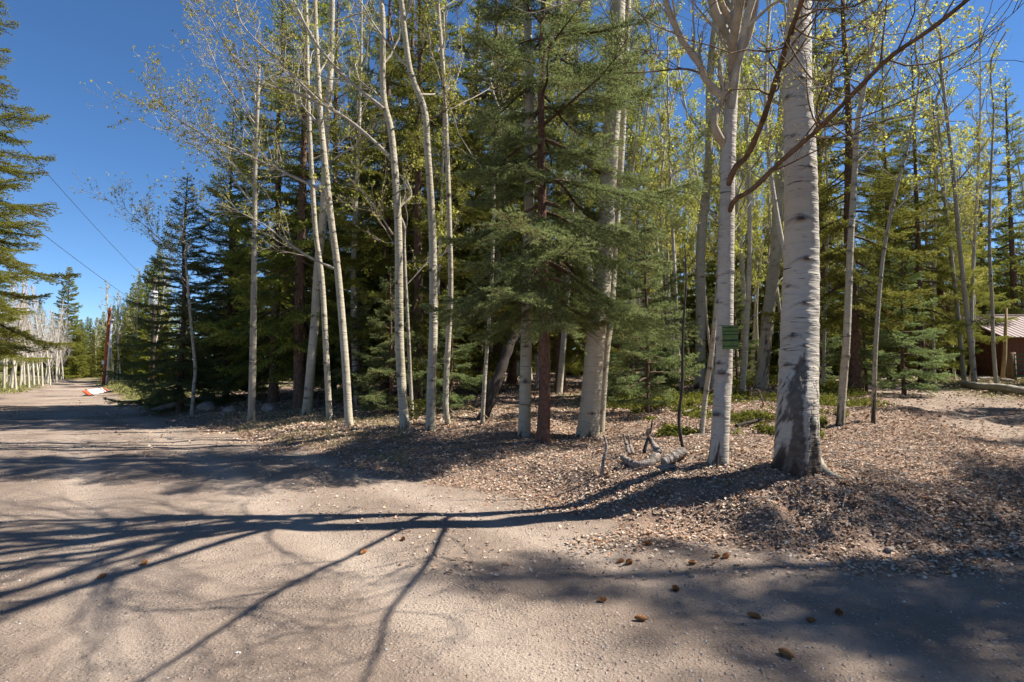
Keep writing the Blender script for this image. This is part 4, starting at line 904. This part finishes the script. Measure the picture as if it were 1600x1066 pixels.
# ------------------------------------------------------------------ spruce cones on the road
CONE = m_wood('spruce_cone_scales', (.18, .075, .03), (.46, .22, .09), (40, 40, 40), .004)
def cone_mesh():
    V = []; Tt = []; Lc, Rc = .085, .019
    for i in range(90):
        t = (i + .5) / 90; a = i * 2.39996; r = Rc * (math.sin(math.pi * min(1, t * .93 + .06)) ** .6); z = t * Lc - Lc / 2
        c = np.array([math.cos(a) * r * .6, math.sin(a) * r * .6, z]); o_ = np.array([math.cos(a), math.sin(a), 0]); tg = np.array([-math.sin(a), math.cos(a), 0])
        k = len(V); V += [c - tg * .006, c + tg * .006, c + o_ * r * .7 + tg * .005 + (0, 0, .010), c + o_ * r * .75 + (0, 0, .016), c + o_ * r * .7 - tg * .005 + (0, 0, .010)]
        Tt += [[k, k + 1, k + 2], [k, k + 2, k + 4], [k + 4, k + 2, k + 3]]
    V = np.array(V); ty, q = tubes(np.array([[(0, 0, -Lc / 2), (0, 0, -Lc / 4), (0, 0, Lc / 4), (0, 0, Lc / 2)]]), np.array([[.006, .014, .014, .004]]), 8)
    return mesh_np('spruce_cone', np.vstack([V, ty]), q + len(V), Tt, [CONE], smooth=False)
CM = cone_mesh()
for i, (px, py) in enumerate(((969, 880), (984, 882), (940, 942), (1003, 971), (1055, 924), (1177, 967), (1268, 975), (1310, 960), (1230, 1028), (567, 866), (225, 883), (158, 904), (1083, 883), (1118, 872), (1135, 872), (30, 656), (630, 845), (1010, 852))):
    b = hit(px, py); o = obj('spruce_cone', CM, None, (b[0], b[1], b[2] + .017)); o.rotation_euler = (math.pi / 2 + rng.normal() * .1, rng.random() * 6, rng.random() * 6.28)
    s = .62 + .35 * rng.random(); o.scale = (s * (.9 + .3 * rng.random()), s, s); tag(o, 'brown spruce cone lying on the packed dirt road', 'cone', 'spruce cones on the road')

# ------------------------------------------------------------------ litter, pebbles, grass, shrubs
def scatter(n, ymin, ymax, pxmin, pxmax, power=1.0):
    y = ymin * (ymax / ymin) ** (rng.random(n) ** power); px = pxmin + (pxmax - pxmin) * rng.random(n)
    return (px - 800) / FPX * y, y
x, y = scatter(330000, 4.2, 34, -150, 1750, 1.15); s_, t_ = masks(x, y)
dens = sstep(-.75, .6, s_ + (fbm(x * 1.6, y * 1.6, 50) - .5) * 1.8) * np.where(t_ < .1, .22, 1) * (0.45 + .9 * fbm(x * 2.2, y * 2.2, 51)) * sstep(-9, -4, x + .12 * y) 
dens = np.maximum(dens, .035 * (s_ > -2.2)); keep = rng.random(len(x)) < dens * .98; x, y = x[keep], y[keep]
n_ = len(x); size = (.018 + .036 * rng.random(n_) ** 1.5) * np.clip(y / 9, .85, 2.2)
z = height(x, y) + .004 + .016 * rng.random(n_)
P = np.stack([x, y, z], 1); nv = nrm(rng.normal(size=(n_, 3)) * .30 + np.array([0, 0, 1])); a = nrm(np.cross(nv, rand_unit(n_))); b = np.cross(nv, a); s1 = size[:, None]
V = np.stack([P - a * s1 * .5, P + b * s1 * .40 + nv * s1 * .16, P + a * s1 * .55, P - b * s1 * .40 + nv * s1 * .16], 1).reshape(-1, 3)
pal = np.array([(.40, .28, .21), (.47, .37, .30), (.32, .20, .14), (.50, .43, .37), (.22, .14, .10), (.55, .50, .45), (.42, .22, .11), (.30, .24, .20)])
ci = rng.choice(len(pal), n_, p=[.22, .24, .16, .12, .10, .03, .04, .09]); C = np.minimum(pal[ci] * np.array([1.22, 1.18, 1.08]) * (.75 + .4 * rng.random((n_, 1))), .7)
tag(obj('fallen_leaves', mesh_np('fallen_leaves', V, np.arange(n_ * 4).reshape(-1, 4), None, [LITTER], smooth=False, cols={'Col': np.repeat(C, 4, 0)})), 'dry tan and russet leaf litter carpeting the forest floor', 'leaf litter', kind='stuff')
print('LITTER', n_)

x, y = scatter(60000, 2.3, 24, -200, 1800, 1.0); s_, t_ = masks(x, y); cl = fbm(x * .9, y * .9, 88)
keep = (s_ < .6) & (rng.random(len(x)) < np.clip((cl - .33) * 3.2, .08, 1)); x, y = x[keep][:14000], y[keep][:14000]; n_ = len(x)
rs = (.0025 + .008 * rng.random(n_) ** 3.2) * np.clip(y / 5, 1, 2.2)
oc = np.array([(1, 0, 0), (-1, 0, 0), (0, 1, 0), (0, -1, 0), (0, 0, .75), (0, 0, -.75)], float)
V = oc[None] * (.65 + .7 * rng.random((n_, 6, 1))) * rs[:, None, None]; an = rng.random(n_) * 6.28; ca, sa = np.cos(an)[:, None], np.sin(an)[:, None]
V = np.stack([V[..., 0] * ca - V[..., 1] * sa, V[..., 0] * sa + V[..., 1] * ca, V[..., 2]], -1) + np.stack([x, y, height(x, y) + rs * .25], 1)[:, None]
f = np.array([(0, 2, 4), (2, 1, 4), (1, 3, 4), (3, 0, 4), (2, 0, 5), (1, 2, 5), (3, 1, 5), (0, 3, 5)])
pal = np.array([(.36, .29, .235), (.28, .22, .18), (.46, .40, .35), (.20, .15, .125), (.42, .27, .19), (.52, .47, .42)]); C = pal[rng.choice(6, n_, p=[.3, .25, .15, .15, .08, .07])] * (.8 + .35 * rng.random((n_, 1)))
tag(obj('gravel', mesh_np('gravel', V.reshape(-1, 3), None, (f[None] + np.arange(n_)[:, None, None] * 6).reshape(-1, 3), [PEBBLE], smooth=False, cols={'Col': np.repeat(C, 6, 0)})), 'loose gravel scattered over the dirt road', 'gravel', kind='stuff')

x, y = scatter(9000, 4.6, 22, 150, 1700, 1.1); s_, t_ = masks(x, y); keep = (s_ > .25) & (t_ > 0); x, y = x[keep][:3200], y[keep][:3200]; n_ = len(x)
an = rng.random(n_) * 6.28; L = .06 + .30 * rng.random(n_) ** 2; u = np.linspace(-.5, .5, 4); cxx = x[:, None] + np.cos(an)[:, None] * L[:, None] * u; cyy = y[:, None] + np.sin(an)[:, None] * L[:, None] * u + rng.normal(size=(n_, 4)) * .008
cz_ = height(cxx.ravel(), cyy.ravel()).reshape(n_, 4) + .012 + .02 * rng.random((n_, 1)); V, q = tubes(np.stack([cxx, cyy, cz_], -1), (.002 + .004 * rng.random((n_, 1)) ** 2) * np.ones((1, 4)), 4)
tag(obj('fallen_twigs', mesh_np('fallen_twigs', V, q, None, [DEADWOOD])), 'small dead twigs strewn over the leaf litter', 'twigs', kind='stuff')

def blades(name, label, x, y, hgt, wid, pal, lean=.45):
    n_ = len(x); b = np.stack([x, y, height(x, y) - .01], 1); d = nrm(rng.normal(size=(n_, 3)) * lean + np.array([0, 0, 1])); d[:, 2] = np.abs(d[:, 2]); L = hgt * (.5 + .9 * rng.random(n_))[:, None]
    sv = nrm(np.cross(d, rng.normal(size=(n_, 3)))) * wid; bend = rng.normal(size=(n_, 3)) * np.array([1, 1, 0]) * L * .18
    V = np.stack([b - sv, b + sv, b + d * L * .55 + sv * .6, b + d * L * .55 - sv * .6, b + d * L + bend], 1).reshape(-1, 3); k = np.arange(n_)[:, None] * 5
    C = np.array(pal)[rng.choice(len(pal), n_)] * (.7 + .5 * rng.random((n_, 1)))
    tag(obj(name, mesh_np(name, V, k + np.array([[0, 1, 2, 3]]), k + np.array([[3, 2, 4]]), [GRASS], smooth=False, cols={'Col': np.repeat(C, 5, 0)})), label, 'grass', kind='stuff')
# dry grass along the left verge
x, y = scatter(60000, 7.5, 30, 190, 640, .9); s_, t_ = masks(x, y); keep = (s_ > .15) & (s_ < 2.6) & (fbm(x * 1.2, y * 1.2, 60) > .47) & (x < -.5 - 0 * y); x, y = x[keep][:17000], y[keep][:17000]
blades('dry_grass', 'dry tan and olive grass along the left road verge', x, y, .10, .0035, [(.34, .27, .15), (.24, .21, .09), (.42, .34, .20), (.17, .17, .06)])
x, y = scatter(60000, 16, 70, -260, 260, .8); s_, t_ = masks(x, y); keep = (s_ > .1) & (s_ < 4.5) & (x < -13) & (y < 60); x, y = x[keep][:18000], y[keep][:18000]
blades('roadside_grass', 'fresh green roadside grass in patches along the far road', x, y, .20, .016, [(.20, .22, .05), (.24, .24, .07), (.30, .27, .10), (.12, .14, .04)])
x, y = scatter(60000, 13, 40, 1280, 1700, .8); s_, t_ = masks(x, y); keep = (t_ > .15) & (s_ > .5) & (fbm(x * .5, y * .5, 62) > .4); x, y = x[keep][:16000], y[keep][:16000]
blades('clearing_grass', 'short yellow green grass in the clearing before the cabin', x, y, .11, .009, [(.20, .20, .06), (.28, .25, .09), (.14, .15, .04)])
# low shrubs: ground cover
x, y = scatter(80000, 8.8, 30, 925, 1420, 1.0); s_, t_ = masks(x, y); cl = fbm(x * .55, y * .55, 64)
keep = (cl + .5 * (fbm(x * 2.2, y * 2.2, 66) - .5) > .535) & (s_ > 3.2) & (t_ > .5); x, y, cl = x[keep][:26000], y[keep][:26000], cl[keep][:26000]
hh = np.clip((cl - .42) * 1.3, .03, .30) * (.15 + 1.1 * fbm(x * 3, y * 3, 65) ** 1.5); P = np.stack([x, y, height(x, y) + .02 + hh * rng.random(len(x)) ** .6], 1)
o = obj('ground_shrub', leaf_mesh('ground_shrub', np.repeat(P, 2, 0) + rng.normal(size=(len(P) * 2, 3)) * .03, .05, SHRUB, .8)); tag(o, 'low bright green shrubs spreading under the aspens', 'ground cover', kind='stuff')
# small green seedling by the tall bent aspen
b = hit(650, 662); P = b + np.stack([rng.normal(size=260) * .16, rng.normal(size=260) * .12, .05 + .45 * rng.random(260) ** .8], 1)
sd0 = thing('leafy_seedling', 'small leafy green seedling at the foot of the tall bent aspen', 'plant', tuple(b)); obj('foliage', leaf_mesh('foliage', P - b, .05, SHRUB, .6), sd0)
g = Geo(); g.tube([(0, 0, -.05), (.02, 0, .25), (.05, 0, .5)], [.008, .006, .003], 6); obj('stem', g.mesh('stem', [LIMB_TAN]), sd0)
print('TRIS', sum(sum(len(p.vertices) - 2 for p in m.polygons) for m in bpy.data.meshes if m.name != 'x') if False else sum(len(m.loops) - 2 * len(m.polygons) for m in bpy.data.meshes))
